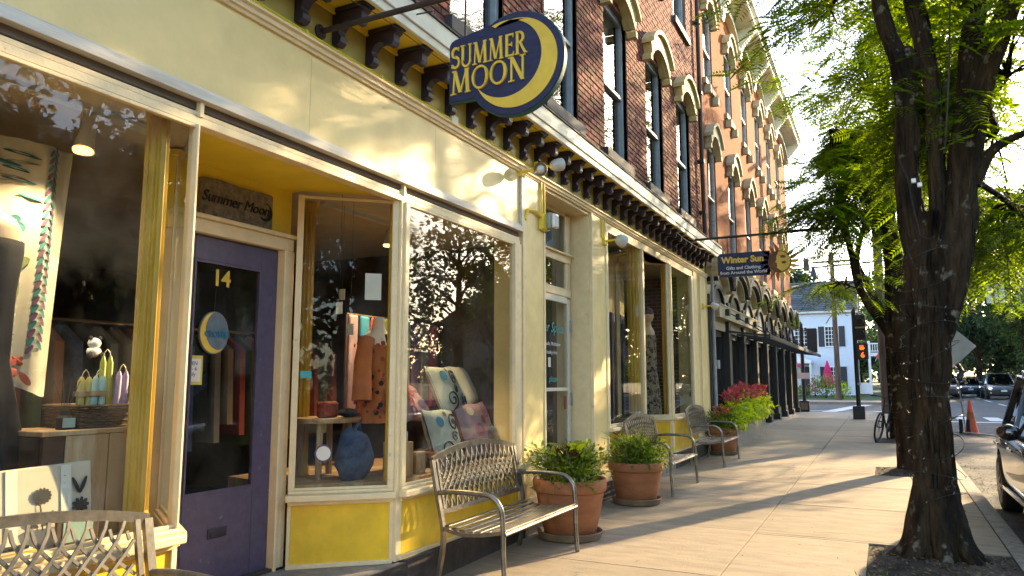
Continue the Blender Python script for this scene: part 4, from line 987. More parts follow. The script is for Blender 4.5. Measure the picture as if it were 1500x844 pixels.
# moon-shaped CLOSED sign hung on the door
cs = thing('closed_sign', 'round blue and yellow moon sign reading CLOSED, hanging on the door glass', 'sign', (-.66, 3.435, 1.80))
def disc(cy, cz_, r_, x0, x1, sq=1.0, n=32): return MB().prism([(cy+r_*math.cos(2*PI*i/n), cz_+sq*r_*math.sin(2*PI*i/n)) for i in range(n)], 'x', x0, x1)
mat('moon_blue', (.13,.17,.20), .6, var=.15, scale=20)
disc(3.435, 1.81, .118, -.668, -.655, 1.18).build('disc', 'moon_blue', cs)
MB().prism([(y, 1.81+(z-1.81)*1.18) for y, z in circ(3.435, 1.81, .112, R(100), R(300), 30)+circ(3.47, 1.825, .108, R(292), R(112), 30)], 'x', -.656, -.651).build('crescent', 'sign_gold', cs)
text_obj('lettering', 'CLOSED', .055, 'print_blue', cs, face_x(-.650, 3.455, 1.80), .002, bold=.001)
MB().tube([(-.662, 3.435, 1.945), (-.662, 3.44, 2.10)], .0025, 4).build('cord', 'black_print', cs)
# papers on the glass
def flat_thing(nm, mb, m, label, cat, **k): return tag(mb.build(nm, m, **k), label, cat)
no = thing('opening_hours_notice', 'small yellow-bordered notice taped to the glass left of the door', 'notice', (-.66, 3.32, 1.5))
MB().box(-.674, -.671, 3.20, 3.37, 1.475, 1.66).build('border', 'paper_yellow', no); MB().box(-.6705, -.669, 3.215, 3.355, 1.495, 1.64).build('sheet', 'paper', no)
text_obj('lettering', 'OPEN\n11 - 6\ndaily', .034, 'black_print', no, face_x(-.6685, 3.285, 1.575), .0004)
st_ = thing('window_sticker', 'round white and purple sticker low on the angled window', 'sticker', (-.2, 4.05, 1.0))
def on_splay(t, o=0):   # along the right-hand angled window, t = 0 at the door
    d = Vector((.548, .49, 0)).normalized(); n = Vector((d.y, -d.x, 0)); 
    if n.y > 0: n = -n
    return Vector((-.57, 4.07, 0))+d*t+n*o
def splay_disc(t, z, r_, o):
    m = MB(); n = 28; c0 = on_splay(t, o)
    d = Vector((.548, .49, 0)).normalized(); vs = [c0+d*(r_*math.cos(2*PI*i/n))+Vector((0, 0, z+r_*math.sin(2*PI*i/n))) for i in range(n)]
    vs2 = [v+(on_splay(0, .0015)-on_splay(0, 0)) for v in vs]; return m.add(vs+vs2, [tuple(range(n)), tuple(range(n, 2*n))]+[(i, (i+1) % n, n+(i+1) % n, n+i) for i in range(n)])
splay_disc(.235, .985, .062, .006).build('ring', 'door_purple', st_); splay_disc(.235, .985, .05, .0082).build('disc', 'paper', st_)
def splay_sheet(t0, t1, z0, z1, o):
    return wall(MB(), on_splay(t0, o)[:2], on_splay(t1, o)[:2], z0, z1, .002)
flat_thing('posted_note', splay_sheet(.50, .62, 2.10, 2.30, -.012), 'paper', 'blank cream note high on the angled window corner', 'note')
flat_thing('price_sticker', splay_sheet(.055, .135, 1.52, 1.57, .007), 'teal', 'little teal sticker on the edge of the angled window', 'sticker')

# ---------------------------------------------------------------- floodlights on conduits
def flood(loc, label, aim, mt='lamp_white', r_=.07):
    t = thing('floodlight', label, 'floodlight', loc, 'outdoor spot lamps on the shopfront')
    x, y, z = loc; a = Vector(aim).normalized(); c = Vector(loc)+Vector((.12, 0, 0))
    MB().tube([(x-.11, y, z), (x+.02, y, z), c-a*.03], .014, 6).build('arm', 'soffit_yellow', t, smooth=True)
    MB().tube([c-a*.07, c-a*.055, c-a*.02, c+a*.05, c+a*.075], [.02, .045, r_*.85, r_, r_*.98], 20, False).build('shade', mt, t, smooth=True)
    e = c+a*.05; MB().blob((e.x, e.y, e.z), (.045, .045, .045), 2, 0).build('bulb', 'bulb', t, smooth=True)
    MB().box(x-.12, x-.07, y-.05, y+.05, z-.055, z+.055).build('junction_box', 'soffit_yellow', t, bevel=.005)
    return t
flood((.12, 6.63, 3.62), 'white spot lamp at the end of the pale sign band', (.35, -.9, -.25))
flood((.12, 7.02, 3.77), 'white spot lamp under the purple brackets above the stairs recess', (.5, .8, .25))
flood((.12, 9.13, 3.33), 'white spot lamp above the window beside the stairs door', (.55, .75, -.35), r_=.085)
bu = thing('bulkhead_light', 'clear glass bulkhead light at the head of the stairs recess', 'light', (.05, 7.13, 3.2), 'outdoor spot lamps on the shopfront')
MB().box(.02, .07, 7.05, 7.2, 3.10, 3.28).build('junction_box', 'soffit_yellow', bu, bevel=.01)
MB().box(.07, .12, 7.14, 7.28, 3.12, 3.30).build('housing', 'sash_grey', bu, bevel=.012)
MB().box(.1205, .17, 7.15, 7.27, 3.13, 3.29).build('lens', 'bulb', bu, bevel=.02)
MB().tube([(.04, 7.09, 3.28), (.03, 7.09, 3.72)], .012, 6).build('conduit', 'soffit_yellow', bu); MB().tube([(.04, 7.17, 3.28), (.03, 7.17, 3.72)], .012, 6).build('conduit', 'soffit_yellow', bu)
MB().tube([(.05, 7.06, 3.24), (.05, 6.9, 3.27), (.04, 6.74, 3.25), (.03, 6.7, 3.14)], .016, 6).build('flexible_conduit', 'soffit_yellow', bu, smooth=True)
for (y, z0) in ((9.02, 3.36), (9.08, 3.36)): P('conduit', MB().tube([(.03, y, z0), (.03, y, 3.7)], .011, 6), 'soffit_yellow')
flood((.12, 15.05, 3.0), 'white spot lamp near the far end of the yellow storefront', (.6, .6, -.4))

# ---------------------------------------------------------------- benches
def make_bench():
    """local: length along y, back at x = 0, front at x = .56; bronze-painted steel"""
    b = thing('bench', 'bench', 'bench', (0, 0, 0), 'metal benches against the shopfront')
    L2 = .70
    for s in (-1, 1):
        y = s*L2
        rl, _ = resample([(-.03, y, .0), (.015, y, .22), (.02, y, .40), (-.035, y, .66), (-.085, y, .90)], [1]*5, .06)
        m = MB()
        for a, c in zip(rl[:-1], rl[1:]): m.beam(a, c, .042, .026, (1, 0, 0))
        m.build('rear_leg', 'bronze', b)
        ap, _ = resample([(-.03, y, .66), (.10, y, .675), (.30, y, .675), (.43, y, .66), (.505, y, .59), (.525, y, .46), (.53, y, .22), (.545, y, .0)], [1]*8, .04)
        MB().tube(ap, .019, 10).build('arm', 'bronze', b, smooth=True)
        sr, _ = resample([(.02, y, .405), (.18, y, .375), (.36, y, .385), (.525, y, .415)], [1]*4, .05)
        m = MB()
        for a, c in zip(sr[:-1], sr[1:]): m.beam(a, c, .03, .028)
        m.build('seat_rail', 'bronze', b)
    for k in range(8):
        x = .04+.068*k; z = .405-.03*math.sin(PI*min(max((x-.02)/.5, 0), 1))+.012
        MB().box(x-.024, x+.024, -L2+.016, L2-.016, z, z+.011).build('slat', 'bronze', b, bevel=.003)
    MB().tube([(.54, -L2, .40), (.54, L2, .40)], .014, 8).build('front_rail', 'bronze', b, smooth=True)
    # backrest: arched top rail, bottom rail, woven lattice
    def bp(y, h):            # height above seat -> leaning plane
        return Vector((-.035-(h-.66)*.21, y, h))
    def top(y): return .90+.085*(1-(y/L2)**2)
    n = 20; m = MB()
    for i in range(n):
        y0, y1 = -L2+2*L2*i/n, -L2+2*L2*(i+1)/n; m.beam(bp(y0, top(y0)), bp(y1+.003, top(y1)), .024, .045)
    m.build('top_rail', 'bronze', b)
    m = MB().beam(bp(-L2, .52), bp(L2, .52), .022, .036); m.build('bottom_rail', 'bronze', b)
    for s in (-1, 1):
        MB().beam(bp(s*(L2-.055), .53), bp(s*(L2-.055), top(L2-.055)-.01), .026, .022, (1, 0, 0)).build('back_stile', 'bronze', b)
    W_ = L2-.07
    for s in (-1, 1):
        m = MB(); nst = 15
        for k in range(-3, nst+3):
            yb = -W_+2*W_*(k+.5)/nst; pts = []
            for i in range(9):
                t = i/8; h = .535+t*(top(yb)-.56); y = yb+s*(.14*math.sin(PI*(t-.5))+.02)
                if abs(y) <= W_:
                    q = bp(y, min(h, top(y)-.02)); q.x += s*.005; pts.append(q)
            for a, c in zip(pts[:-1], pts[1:]): m.beam(a, c, .010, .014, (0, 1, 0))
        m.build('lattice', 'bronze', b)
    return b
bench0 = make_bench()
spots = [(.20, 1.72, 'bench at the left, below the window with candles and tote bag'), (.18, 5.60, 'bench below the pillow window, nearest to the first terracotta pot'),
         (.19, 10.28, 'bench between the second terracotta pot and the farther shop entrance'), (.20, 13.65, 'farthest sunlit bench, beside the last terracotta pot')]
for i, (x, y, lab) in enumerate(spots):
    bb = bench0 if i == 0 else copy_tree(bench0)
    bb.location = (x, y, g(y)); bb['label'] = lab; bb.rotation_euler = (0, math.atan(0), 0)

# ---------------------------------------------------------------- terracotta pots with mixed foliage
LEAF = (np.array([(0, 0, 0), (.45, .28, .06), (1, 0, -.12), (.45, -.28, .06)]), [(0, 1, 2, 3)])
LEAF6 = (np.array([(0, 0, 0), (.25, .26, .05), (.6, .24, .0), (1, 0, -.2), (.6, -.24, .0), (.25, -.26, .05)]), [(0, 1, 2, 3, 4, 5)])
def leaf_mass(name, m, parent, c, rad, n, size, seed, up=.6, hang=0, shell=.35):
    r_ = np.random.default_rng(seed); q = r_.normal(0, 1, (n, 3)); q /= np.linalg.norm(q, axis=1, keepdims=True)
    q *= r_.uniform(shell, 1, (n, 1))**.6; lump = np.array([.60+.85*(noise.noise(Vector(v*2.3)+Vector((seed, 0, 0)))+.3) for v in q])[:, None]
    pos = np.array(c)+q*np.array(rad)*lump
    fw = q+r_.normal(0, .6, (n, 3)); fw[:, 2] += up-hang; upv = np.tile([0, 0, 1.0], (n, 1))+r_.normal(0, .5, (n, 3))
    V, F = scatter(LEAF, pos, fw, upv, size*r_.uniform(.6, 1.3, n)); off = off_of(parent)
    return link(name, quad_mesh(name, V-np.array(off), F), m, parent)
def stems(parent, c, rad, n, seed, m='leaf_pot', h=.2):
    r_ = random.Random(seed); s = MB()
    for k in range(n):
        a = r_.uniform(0, 6.3); d = r_.uniform(.4, 1.1); e = (c[0]+rad*d*math.cos(a), c[1]+rad*d*math.sin(a), c[2]+h*r_.uniform(.5, 1.2))
        s.tube([c, ((c[0]+e[0])/2, (c[1]+e[1])/2, c[2]+h*.8), e], [.004, .003, .0015], 4, False)
    s.build('stems', m, parent, kind='stuff')
def pot(x, y, r_, h, label, seed, big=True):
    z = g(y); t = thing('flower_pot', label, 'flower pot', (x, y, z), 'terracotta pots along the shopfront')
    rb = r_*.70
    prof_ = [(rb*.95, .035), (rb, .05), (rb+(r_-rb)*.32, h*.33), (rb+(r_-rb)*.335, h*.34), (rb+(r_-rb)*.345, h*.35), (rb+(r_-rb)*.36, h*.36), (r_*.93, h*.78), (r_*.985, h*.80), (r_, h*.83), (r_*1.01, h*.96), (r_*.99, h), (r_*.93, h), (r_*.9, h*.88), (0.01, h*.88)]
    MB().lathe(prof_, 48, (x, y, z)).build('pot', 'terracotta', t, smooth=True, angle=35)
    MB().lathe([(rb*1.12, 0), (rb*1.2, .01), (rb*1.28, .07), (rb*1.24, .075), (rb*1.15, .03), (.01, .03)], 40, (x, y, z)).build('saucer', 'saucer_clay', t, smooth=True)
    MB().lathe([(r_*.88, 0), (r_*.5, .02), (.01, .03)], 24, (x, y, z+h*.9)).build('soil', 'soil', t)
    leaf_mass('foliage', 'leaf_pot', t, (x, y, z+h+.11), (r_*1.12, r_*1.12, .22), 1500, .055, seed, .5)
    leaf_mass('trailing_foliage', 'leaf_pot', t, (x+.22*r_, y-.5*r_, z+h+.02), (r_*.85, r_*.6, .15), 500, .05, seed+1, 0, .5)
    stems(t, (x, y, z+h*.9), r_*1.3, 60, seed, h=.35)
    return t, z+h
p1, zt1 = pot(.44, 6.83, .355, .56, 'nearest terracotta pot with broad lime leaves, beside the first bench', 31)
def big_leaf(name, m, parent, base, ang, el, L_, droop=.3):
    d = Vector((math.cos(ang)*math.cos(el), math.sin(ang)*math.cos(el), math.sin(el))); s = d.cross(Vector((0, 0, 1))).normalized(); mb = MB(); n = 6; vs = []
    for i in range(n+1):
        t = i/n; w_ = .30*L_*math.sin(PI*(t*.92+.04))**.8; p = Vector(base)+d*L_*t+Vector((0, 0, -droop*L_*t*t)); vs += [p-s*w_+Vector((0, 0, .05*L_)), p, p+s*w_+Vector((0, 0, .05*L_))]
    fs = [(i*3+k, i*3+k+1, i*3+k+4, i*3+k+3) for i in range(n) for k in (0, 1)]; mb.add(vs, fs); return mb.build(name, m, parent, smooth=True, angle=80)
for k, (a, e, L_, h) in enumerate([(2.9, .5, .2, .27), (-.4, .9, .2, .24), (-1.2, .3, .16, .2), (.3, .35, .17, .2), (1.5, .8, .18, .26), (3.6, .2, .15, .22), (-2.2, .4, .15, .22), (-.9, .7, .14, .25)]):
    big_leaf('large_leaf', 'leaf_lime' if k % 4 else 'leaf_pot', p1, (.44+.1*math.cos(a), 6.83+.1*math.sin(a), zt1+h), a, e, L_)
leaf_mass('maroon_foliage', 'leaf_maroon', p1, (.46, 6.70, zt1+.2), (.13, .12, .09), 60, .09, 44)
p2, zt2 = pot(.45, 8.95, .335, .50, 'second terracotta pot with lace-leaved greenery, in front of the window beside the stairs door', 51)
leaf_mass('pale_foliage', 'leaf_lime', p2, (.62, 9.05, zt2+.05), (.3, .35, .14), 260, .05, 53, .2, .3)
p3, zt3 = pot(.33, 15.05, .32, .52, 'farthest terracotta pot with red and lime plants, by the end of the yellow storefront', 61)
leaf_mass('red_foliage', 'leaf_red', p3, (.33, 15.0, zt3+.28), (.18, .18, .12), 120, .07, 63)
leaf_mass('pale_foliage', 'leaf_lime', p3, (.5, 15.0, zt3+.1), (.32, .34, .18), 420, .06, 64, .1, .4)
# window planter overflowing with lime vines and red coleus
wp = thing('planter_box', 'grey planter box overflowing with lime vines and red coleus below the black shopfront', 'planter', (.25, 18.2, g(18.2)))
MB().box(.09, .40, 16.2, 20.4, g(16)-.05, .60).build('box', 'kerb_stone', wp, bevel=.01); MB().box(.11, .38, 16.22, 20.38, .595, .608).build('soil', 'soil', wp)
for k in range(6):
    y = 16.4+.75*k
    leaf_mass('lime_vine', 'leaf_lime', wp, (.34, y, .84+.05*(k % 2)), (.27, .45, .30), 380, .12, 70+k, .0, .55)
    leaf_mass('red_coleus', 'leaf_red', wp, (.26, y+.1, 1.16+.06*(k % 3)), (.22, .58, .13), 300, .085, 80+k, .5)['kind'] = 'stuff'
# ---------------------------------------------------------------- white clapboard house across the junction
HY = 60.0; hz = g(HY)
wh = thing('white_house', 'white clapboard house with grey roof and dark shutters across the junction', 'house', (-4.3, HY, hz))
def Hh(name, m, mt, parent=None, **k): return m.build(name, mt, parent or wh, **k)
XL, XR, ZE = -10.0, 1.42, 6.55
body = Hh('wall', MB().box(XL, XR, HY+.05, HY+8, hz-.3, ZE), 'clapboard')
cb = MB(); z = hz
while z < ZE-.1:
    cb.add([(XL, HY+.045, z), (XR, HY+.045, z), (XR, HY+.015, z), (XL, HY+.015, z), (XL, HY+.045, z+.15), (XR, HY+.045, z+.15)], [(0, 1, 2, 3), (3, 2, 5, 4)]); z += .15
Hh('clapboards', cb, 'clapboard', body, kind='stuff')
Hh('corner_board', MB().box(XR-.14, XR+.03, HY-.02, HY+.15, hz-.2, ZE), 'white_paint')
Hh('cornice', MB().box(XL, XR+.3, HY-.32, HY+.3, ZE, ZE+.16).box(XL, XR+.3, HY-.36, HY-.321, ZE+.05, ZE+.17), 'white_paint')
rf = MB(); n = 16
for i in range(n):                       # overlapping courses of shingles
    y0 = HY-.4+4.6*i/n; y1 = HY-.4+4.6*(i+1)/n; z0 = ZE+.16+2.75*i/n; z1 = ZE+.16+2.75*(i+1)/n
    for k in range(12):
        a = XL+(XR+.3-XL)*k/12; b = XL+(XR+.3-XL)*(k+1)/12
        rf.add([(a, y0-.06, z0), (b, y0-.06, z0), (b, y1, z1), (a, y1, z1), (a, y0-.06, z0+.035), (b, y0-.06, z0+.035)], [(0, 1, 5, 4), (4, 5, 2, 3)])
roof = Hh('roof', MB().prism([(HY-.38, ZE+.15), (HY+4.2, ZE+2.88), (HY+8.4, ZE+.15)], 'x', XL, XR+.22), 'shingle')
Hh('shingles', rf, 'shingle', roof, kind='stuff')
Hh('gable_end', MB().prism([(HY+.05, ZE), (HY+4.2, ZE+2.7), (HY+8, ZE)], 'x', XR-.2, XR+.01), 'clapboard')
def hwin(xc, z0, z1, w_=.42, shutters=True):
    wn = Hh('window', MB().box(xc-w_-.06, xc+w_+.06, HY-.04, HY+.06, z0-.08, z0).box(xc-w_-.06, xc+w_+.06, HY-.03, HY+.06, z1, z1+.08).box(xc-w_-.06, xc-w_, HY-.03, HY+.06, z0, z1).box(xc+w_, xc+w_+.06, HY-.03, HY+.06, z0, z1), 'white_paint')
    Hh('pane', MB().box(xc-w_, xc+w_, HY-.004, HY+.008, z0, z1), 'room_dark', wn)
    m = MB()
    for k in range(1, 4): x = xc-w_+2*w_*k/4; m.box(x-.018, x+.018, HY-.02, HY-.005, z0, z1)
    for k in range(1, 5): z_ = z0+(z1-z0)*k/5; m.box(xc-w_, xc+w_, HY-.022, HY-.006, z_-.018, z_+.018)
    Hh('muntins', m, 'white_paint', wn)
    if shutters:
        for s in (-1, 1):
            xx = xc+s*(w_+.06+.22); Hh('shutter', MB().box(xx-.21, xx+.21, HY-.035, HY+.02, z0-.04, z1+.04), 'shutter', wn)
hwin(-.13, 4.08, 5.5); hwin(-2.25, 4.08, 5.5, shutters=False); hwin(-.13, 1.0, 2.5); hwin(-4.6, 4.08, 5.5); hwin(-6.8, 4.08, 5.5)
# porch with a little pediment
Hh('porch', MB().prism([(-3.9, 2.95), (-2.75, 3.55), (-1.5, 2.95)], 'y', HY-1.3, HY).box(-3.9, -1.5, HY-1.35, HY, 2.78, 2.95).box(-3.85, -3.7, HY-1.3, HY-1.15, hz, 2.78).box(-1.68, -1.53, HY-1.3, HY-1.15, hz, 2.78), 'white_paint')
Hh('door', MB().box(-2.4, -1.75, HY-.01, HY+.02, hz, 2.55), 'shutter')
# balcony porch on the right with balustrade
bz = 3.55
bal = Hh('balcony', MB().box(XR, 5.0, HY+.4, HY+3.5, bz-.25, bz).box(XR, 5.0, HY+.35, HY+.45, bz+.62, bz+.7).box(XR, 5.0, HY+.35, HY+.45, bz+.08, bz+.14), 'white_paint')
m = MB()
for k in range(24): x = XR+.1+.15*k; m.box(x-.022, x+.022, HY+.38, HY+.42, bz+.14, bz+.62)
Hh('balusters', m, 'white_paint', bal)
for x in (XR+.9, XR+2.2, XR+3.5): Hh('balcony_post', box(x-.09, x+.09, HY+.32, HY+.5, hz, bz+.85), 'white_paint', bal)
Hh('gate', MB().box(XR+.2, XR+.9, HY+.4, HY+.45, hz+.1, hz+.9), 'white_paint')

# ---------------------------------------------------------------- umbrellas, shrubs, flag and small things round it
um = thing('patio_umbrella', 'open pink patio umbrella beside the porch of the white house', 'umbrella', (-2.9, 56.5, g(56)))
MB().lathe([(1.15, 0), (.6, .28), (.05, .46)], 8, (-2.9, 56.5, g(56)+2.05)).build('canopy', 'umbrella_pink', um); MB().tube([(-2.9, 56.5, g(56)), (-2.9, 56.5, g(56)+2.5)], .025, 6).build('pole', 'white_paint', um)
u2 = thing('patio_umbrella', 'closed crimson patio umbrella in front of the white house', 'umbrella', (-.35, 57, g(57)))
MB().lathe([(.42, 0), (.36, .5), (.2, 1.2), (.03, 1.75)], 10, (-.35, 57, g(57)+.75)).build('canopy', 'umbrella_pink', u2); MB().tube([(-.35, 57, g(57)), (-.35, 57, g(57)+2.55)], .025, 6).build('pole', 'white_paint', u2)
def shrub(x, y, rx, rz, label, m, seed, n=900, s=.14):
    t = thing('shrub', label, 'shrub', (x, y, g(y)), 'garden shrubs by the white house')
    MB().tube([(x, y, g(y)-.05), (x+.03, y, g(y)+rz)], [.05, .02], 6).build('stem', 'bark', t)
    leaf_mass('foliage', m, t, (x, y, g(y)+rz*.8), (rx, rx, rz), n, s, seed)
shrub(-.3, 53.5, .95, .85, 'round green shrub in front of the white house', 'leaf_pot', 91); shrub(.75, 52.5, .55, .5, 'small yellow-green shrub at the foot of the utility pole', 'leaf_lime', 92, 500)
shrub(-1.7, 53.8, .6, .45, 'low pale shrub left of the round green shrub', 'leaf_pot', 93, 500); shrub(-2.6, 52.6, .8, .3, 'low grassy clump behind the signal post', 'leaf_lime', 94, 400)
shrub(3.6, 62, .7, 1.5, 'tall dark hedge bush behind the balcony posts', 'leaf_deep', 95, 1200, .2); shrub(-1.2, 56.6, .35, .8, 'flowering pink shrub by the closed umbrella', 'leaf_red', 96, 250)
fl = thing('flag', 'small red flag hanging from the balcony', 'flag', (3.0, 58.8, 3.3))
MB().tube([(2.7, 59.6, 2.9), (3.3, 58.8, 4.2)], .02, 5).build('staff', 'white_paint', fl); MB().add([(3.3, 58.8, 4.1), (2.75, 58.85, 3.2), (3.2, 58.75, 2.75), (3.45, 58.8, 3.2)], [(0, 1, 2, 3)]).build('cloth', 'flag_red', fl)
wsn = thing('yard_sign', 'small white yard sign beside the pink umbrella', 'sign', (-2.35, 52, g(52)))
MB().box(-2.65, -2.05, 51.98, 52.02, g(52)+1.1, g(52)+1.55).build('panel', 'white_paint', wsn); MB().tube([(-2.35, 52.05, g(52)), (-2.35, 52.05, g(52)+1.5)], .03, 6).build('post', 'white_paint', wsn)
# utility pole
def pole(x, y, h, r_, label, m='pole_wood', arm=True):
    t = thing('utility_pole', label, 'pole', (x, y, g(y)), 'wooden utility poles')
    MB().tube([(x, y, g(y)-.1), (x, y, g(y)+h)], [r_, r_*.75], 12).build('shaft', m, t, smooth=True)
    if arm: MB().box(x-1.1, x+1.1, y-.06, y+.06, g(y)+h-.6, g(y)+h-.48).build('crossarm', m, t)
    return t
pole(.70, 49.3, 9, .17, 'slim brown utility pole in front of the white house')
pole(3.25, 33.0, 12, .19, 'stout wooden utility pole standing behind the bicycle tree')
# ---------------------------------------------------------------- traffic signal posts
def signal_post(x, y, h, label, ped):
    z = g(y); t = thing('traffic_signal', label, 'traffic light', (x, y, z), 'black signal posts at the junction')
    MB().box(x-.19, x+.19, y-.19, y+.19, z, z+.45).build('base', 'black_metal', t, bevel=.03)
    MB().tube([(x, y, z+.4), (x, y, z+h)], .075, 12).build('post', 'black_metal', t, smooth=True); MB().lathe([(.09, 0), (.06, .08), (.01, .16)], 12, (x, y, z+h)).build('finial', 'black_metal', t)
    if ped:
        MB().box(x+.02, x+.40, y-.2, y+.1, z+2.05, z+2.60).build('crossing_head', 'black_metal', t, bevel=.02)
        hd = MB().box(x+.14, x+.26, y-.212, y-.206, z+2.37, z+2.47)
        for k in range(4): hd.box(x+.14+.032*k, x+.160+.032*k, y-.212, y-.206, z+2.472, z+2.53)
        hd.box(x+.262, x+.285, y-.212, y-.206, z+2.40, z+2.46)
        hd.build('hand_symbol', 'signal_orange', t)
        text_obj('countdown', '6', .26, 'signal_orange', t, face_ny(x+.22, y-.208, z+2.19), .002, bold=.006)
        MB().box(x+.03, x+.36, y-.12, y+.16, z+2.72, z+3.6).build('signal_head', 'black_metal', t, bevel=.02)
        MB().tube([(x+.2, y-.12, z+2.95), (x+.2, y-.3, z+2.93)], .11, 12, False).build('visor', 'black_metal', t); MB().tube([(x+.2, y-.12, z+3.35), (x+.2, y-.3, z+3.33)], .11, 12, False).build('visor', 'black_metal', t)
        MB().box(x+.03, x+.37, y-.24, y-.12, z+3.12, z+3.17).build('snow_shelf', 'hood_yellow', t)
        MB().tube([(x, y, z+1.2), (x+.06, y-.1, z+1.2)], .05, 8).build('push_button', 'sash_grey', t)
    else:
        MB().tube([(x, y, z+3.35), (x+.3, y, z+3.35)], .025, 6).build('arm', 'black_metal', t); MB().tube([(x, y, z+2.75), (x+.3, y, z+2.75)], .025, 6).build('arm', 'black_metal', t)
        MB().box(x+.22, x+.62, y-.15, y+.15, z+2.45, z+3.45).build('signal_head', 'shutter', t, bevel=.03)
        MB().box(x-.3, x+.25, y-.14, y-.12, z+1.35, z+1.6).build('street_sign', 'white_paint', t)
        MB().box(x-.14, x+.14, y-.205, y-.195, z+.08, z+.38).build('base_plate', 'plaque_stone', t)
    return t
signal_post(2.38, 28.5, 3.7, 'black signal post with lit orange crossing hand and countdown', True)
signal_post(.19, 33.3, 3.6, 'black signal post at the corner before the white house', False)
# ---------------------------------------------------------------- overhead wires and a swinging sign
def wirething(label, pts, r_, m='wire', sag=.4, name='overhead_wire'):
    out = []
    for a, b in zip(pts[:-1], pts[1:]):
        a, b = Vector(a), Vector(b)
        for i in range(13): t = i/12; out.append(a.lerp(b, t)-Vector((0, 0, sag*4*t*(1-t))))
    o = MB().tube(out, r_, 4).build(name, m); tag(o, label, 'wire', 'overhead wires above the junction'); return o
for k, (pyl, pyr, yy, r_) in enumerate([(332, 330, 40, .03), (345, 335, 41, .015), (360, 347, 42, .015), (378, 363, 43, .02), (392, 382, 44, .05), (312, 310, 45, .012)]):
    a, b = at(1120, pyl+6, yy), at(1330, pyr-6, yy); a2, b2_ = a+(a-b)*.6, b+(b-a)*3
    wirething('dark overhead wire crossing the junction, number %s from the top' % ['two', 'three', 'four', 'five', 'six', 'one'][k], [a2, b2_], r_, sag=.1)
ql = thing('pendant_signal', 'small dark pendant fixture hanging from the lowest wire', 'signal', at(1181, 388, 44))
c = at(1181, 388, 44); MB().box(c.x-.15, c.x+.15, 43.85, 44.15, c.z-.35, c.z+.35).build('box', 'shutter', ql, bevel=.04); MB().tube([c+Vector((.35, 0, -.1)), c+Vector((.35, 0, -.45)), c+Vector((.35, 0, -.7))], [.04, .15, .2], 10).build('lamp', 'shutter', ql)
hs_ = thing('hanging_lane_sign', 'white lane sign with two dark bars hanging over the road', 'sign', at(1458, 430, 36))
c = at(1458, 430, 36); MB().box(c.x-.32, c.x+.32, 35.98, 36.02, c.z-.38, c.z+.38).build('panel', 'panel_white', hs_)
for s in (-.06, .1): MB().box(c.x+s-.03, c.x+s+.03, 35.96, 35.979, c.z-.38, c.z+.3).build('bar', 'shutter', hs_)
MB().tube([c+Vector((0, 0, .38)), c+Vector((0, 0, 1.5))], .02, 5).build('hanger', 'wire', hs_)
a = at(1400, 384, 36); wirething('wire over the road carrying the white lane sign', [a+Vector((-2, 0, .1)), a+Vector((9, 0, 0))], .03, sag=.15)
nb = thing('signal_back', 'dark traffic signal seen from behind at the right edge', 'traffic light', at(1499, 425, 32))
c = at(1503, 425, 32); MB().box(c.x-.2, c.x+.32, 31.8, 32.2, c.z-.7, c.z+.7).build('housing', 'shutter', nb, bevel=.03); MB().tube([c+Vector((.1, 0, .4)), c+Vector((.1, 0, 2.2))], .02, 5).build('hanger', 'wire', nb)

# ---------------------------------------------------------------- roadwork sign (seen from behind), barrier and cone
SYb = 24.3; c = at(1394, 508, SYb)
ds_ = thing('roadwork_sign', 'grey back of a diamond roadwork sign half hidden by the nearest trunk', 'sign', (c.x, SYb, g(SYb)+RZ))
d_ = .60; MB().prism([(c.x, c.z-d_), (c.x+d_, c.z), (c.x, c.z+d_), (c.x-d_, c.z)], 'y', SYb-.006, SYb+.006).build('panel', 'sign_back', ds_, bevel=.004)
MB().tube([(c.x+.06, SYb-.03, c.z-.5), (c.x+.17, SYb-.05, g(SYb)+RZ+.3)], .022, 6).build('mast', 'sign_back', ds_)
for x in (c.x+.08, c.x+.26): MB().tube([(x, SYb-.05, g(SYb)+RZ+.02), (x, SYb-.05, g(SYb)+RZ+.42)], .05, 8).build('spring_foot', 'rubber', ds_)
MB().tube([(c.x+.1, SYb-.05, g(SYb)+RZ+.06), (c.x+1.55, SYb-2.3, g(SYb)+RZ+.03)], .025, 6).build('base_leg', 'sash_white', ds_); MB().tube([(c.x+.1, SYb-.05, g(SYb)+RZ+.06), (c.x-1.0, SYb+.9, g(SYb)+RZ+.03)], .025, 6).build('base_leg', 'sash_white', ds_)
CY = 24.6; cxn = at(1421, 600, CY).x
cn_ = thing('traffic_cone', 'orange traffic cone on a flat base beside the roadwork sign', 'cone', (cxn, CY, g(CY)+RZ))
zc = g(CY)+RZ
MB().lathe([(.17, .03), (.10, .45), (.036, .92), (.03, .93), (.01, .93)], 24, (cxn, CY, zc)).build('cone', 'cone_orange', cn_, smooth=True)
MB().lathe([(.108, .42), (.085, .60)], 24, (cxn, CY, zc)).build('band', 'sun_orange', cn_, smooth=True); MB().box(cxn-.2, cxn+.2, CY-.2, CY+.2, zc, zc+.032).build('base', 'cone_orange', cn_, bevel=.01)

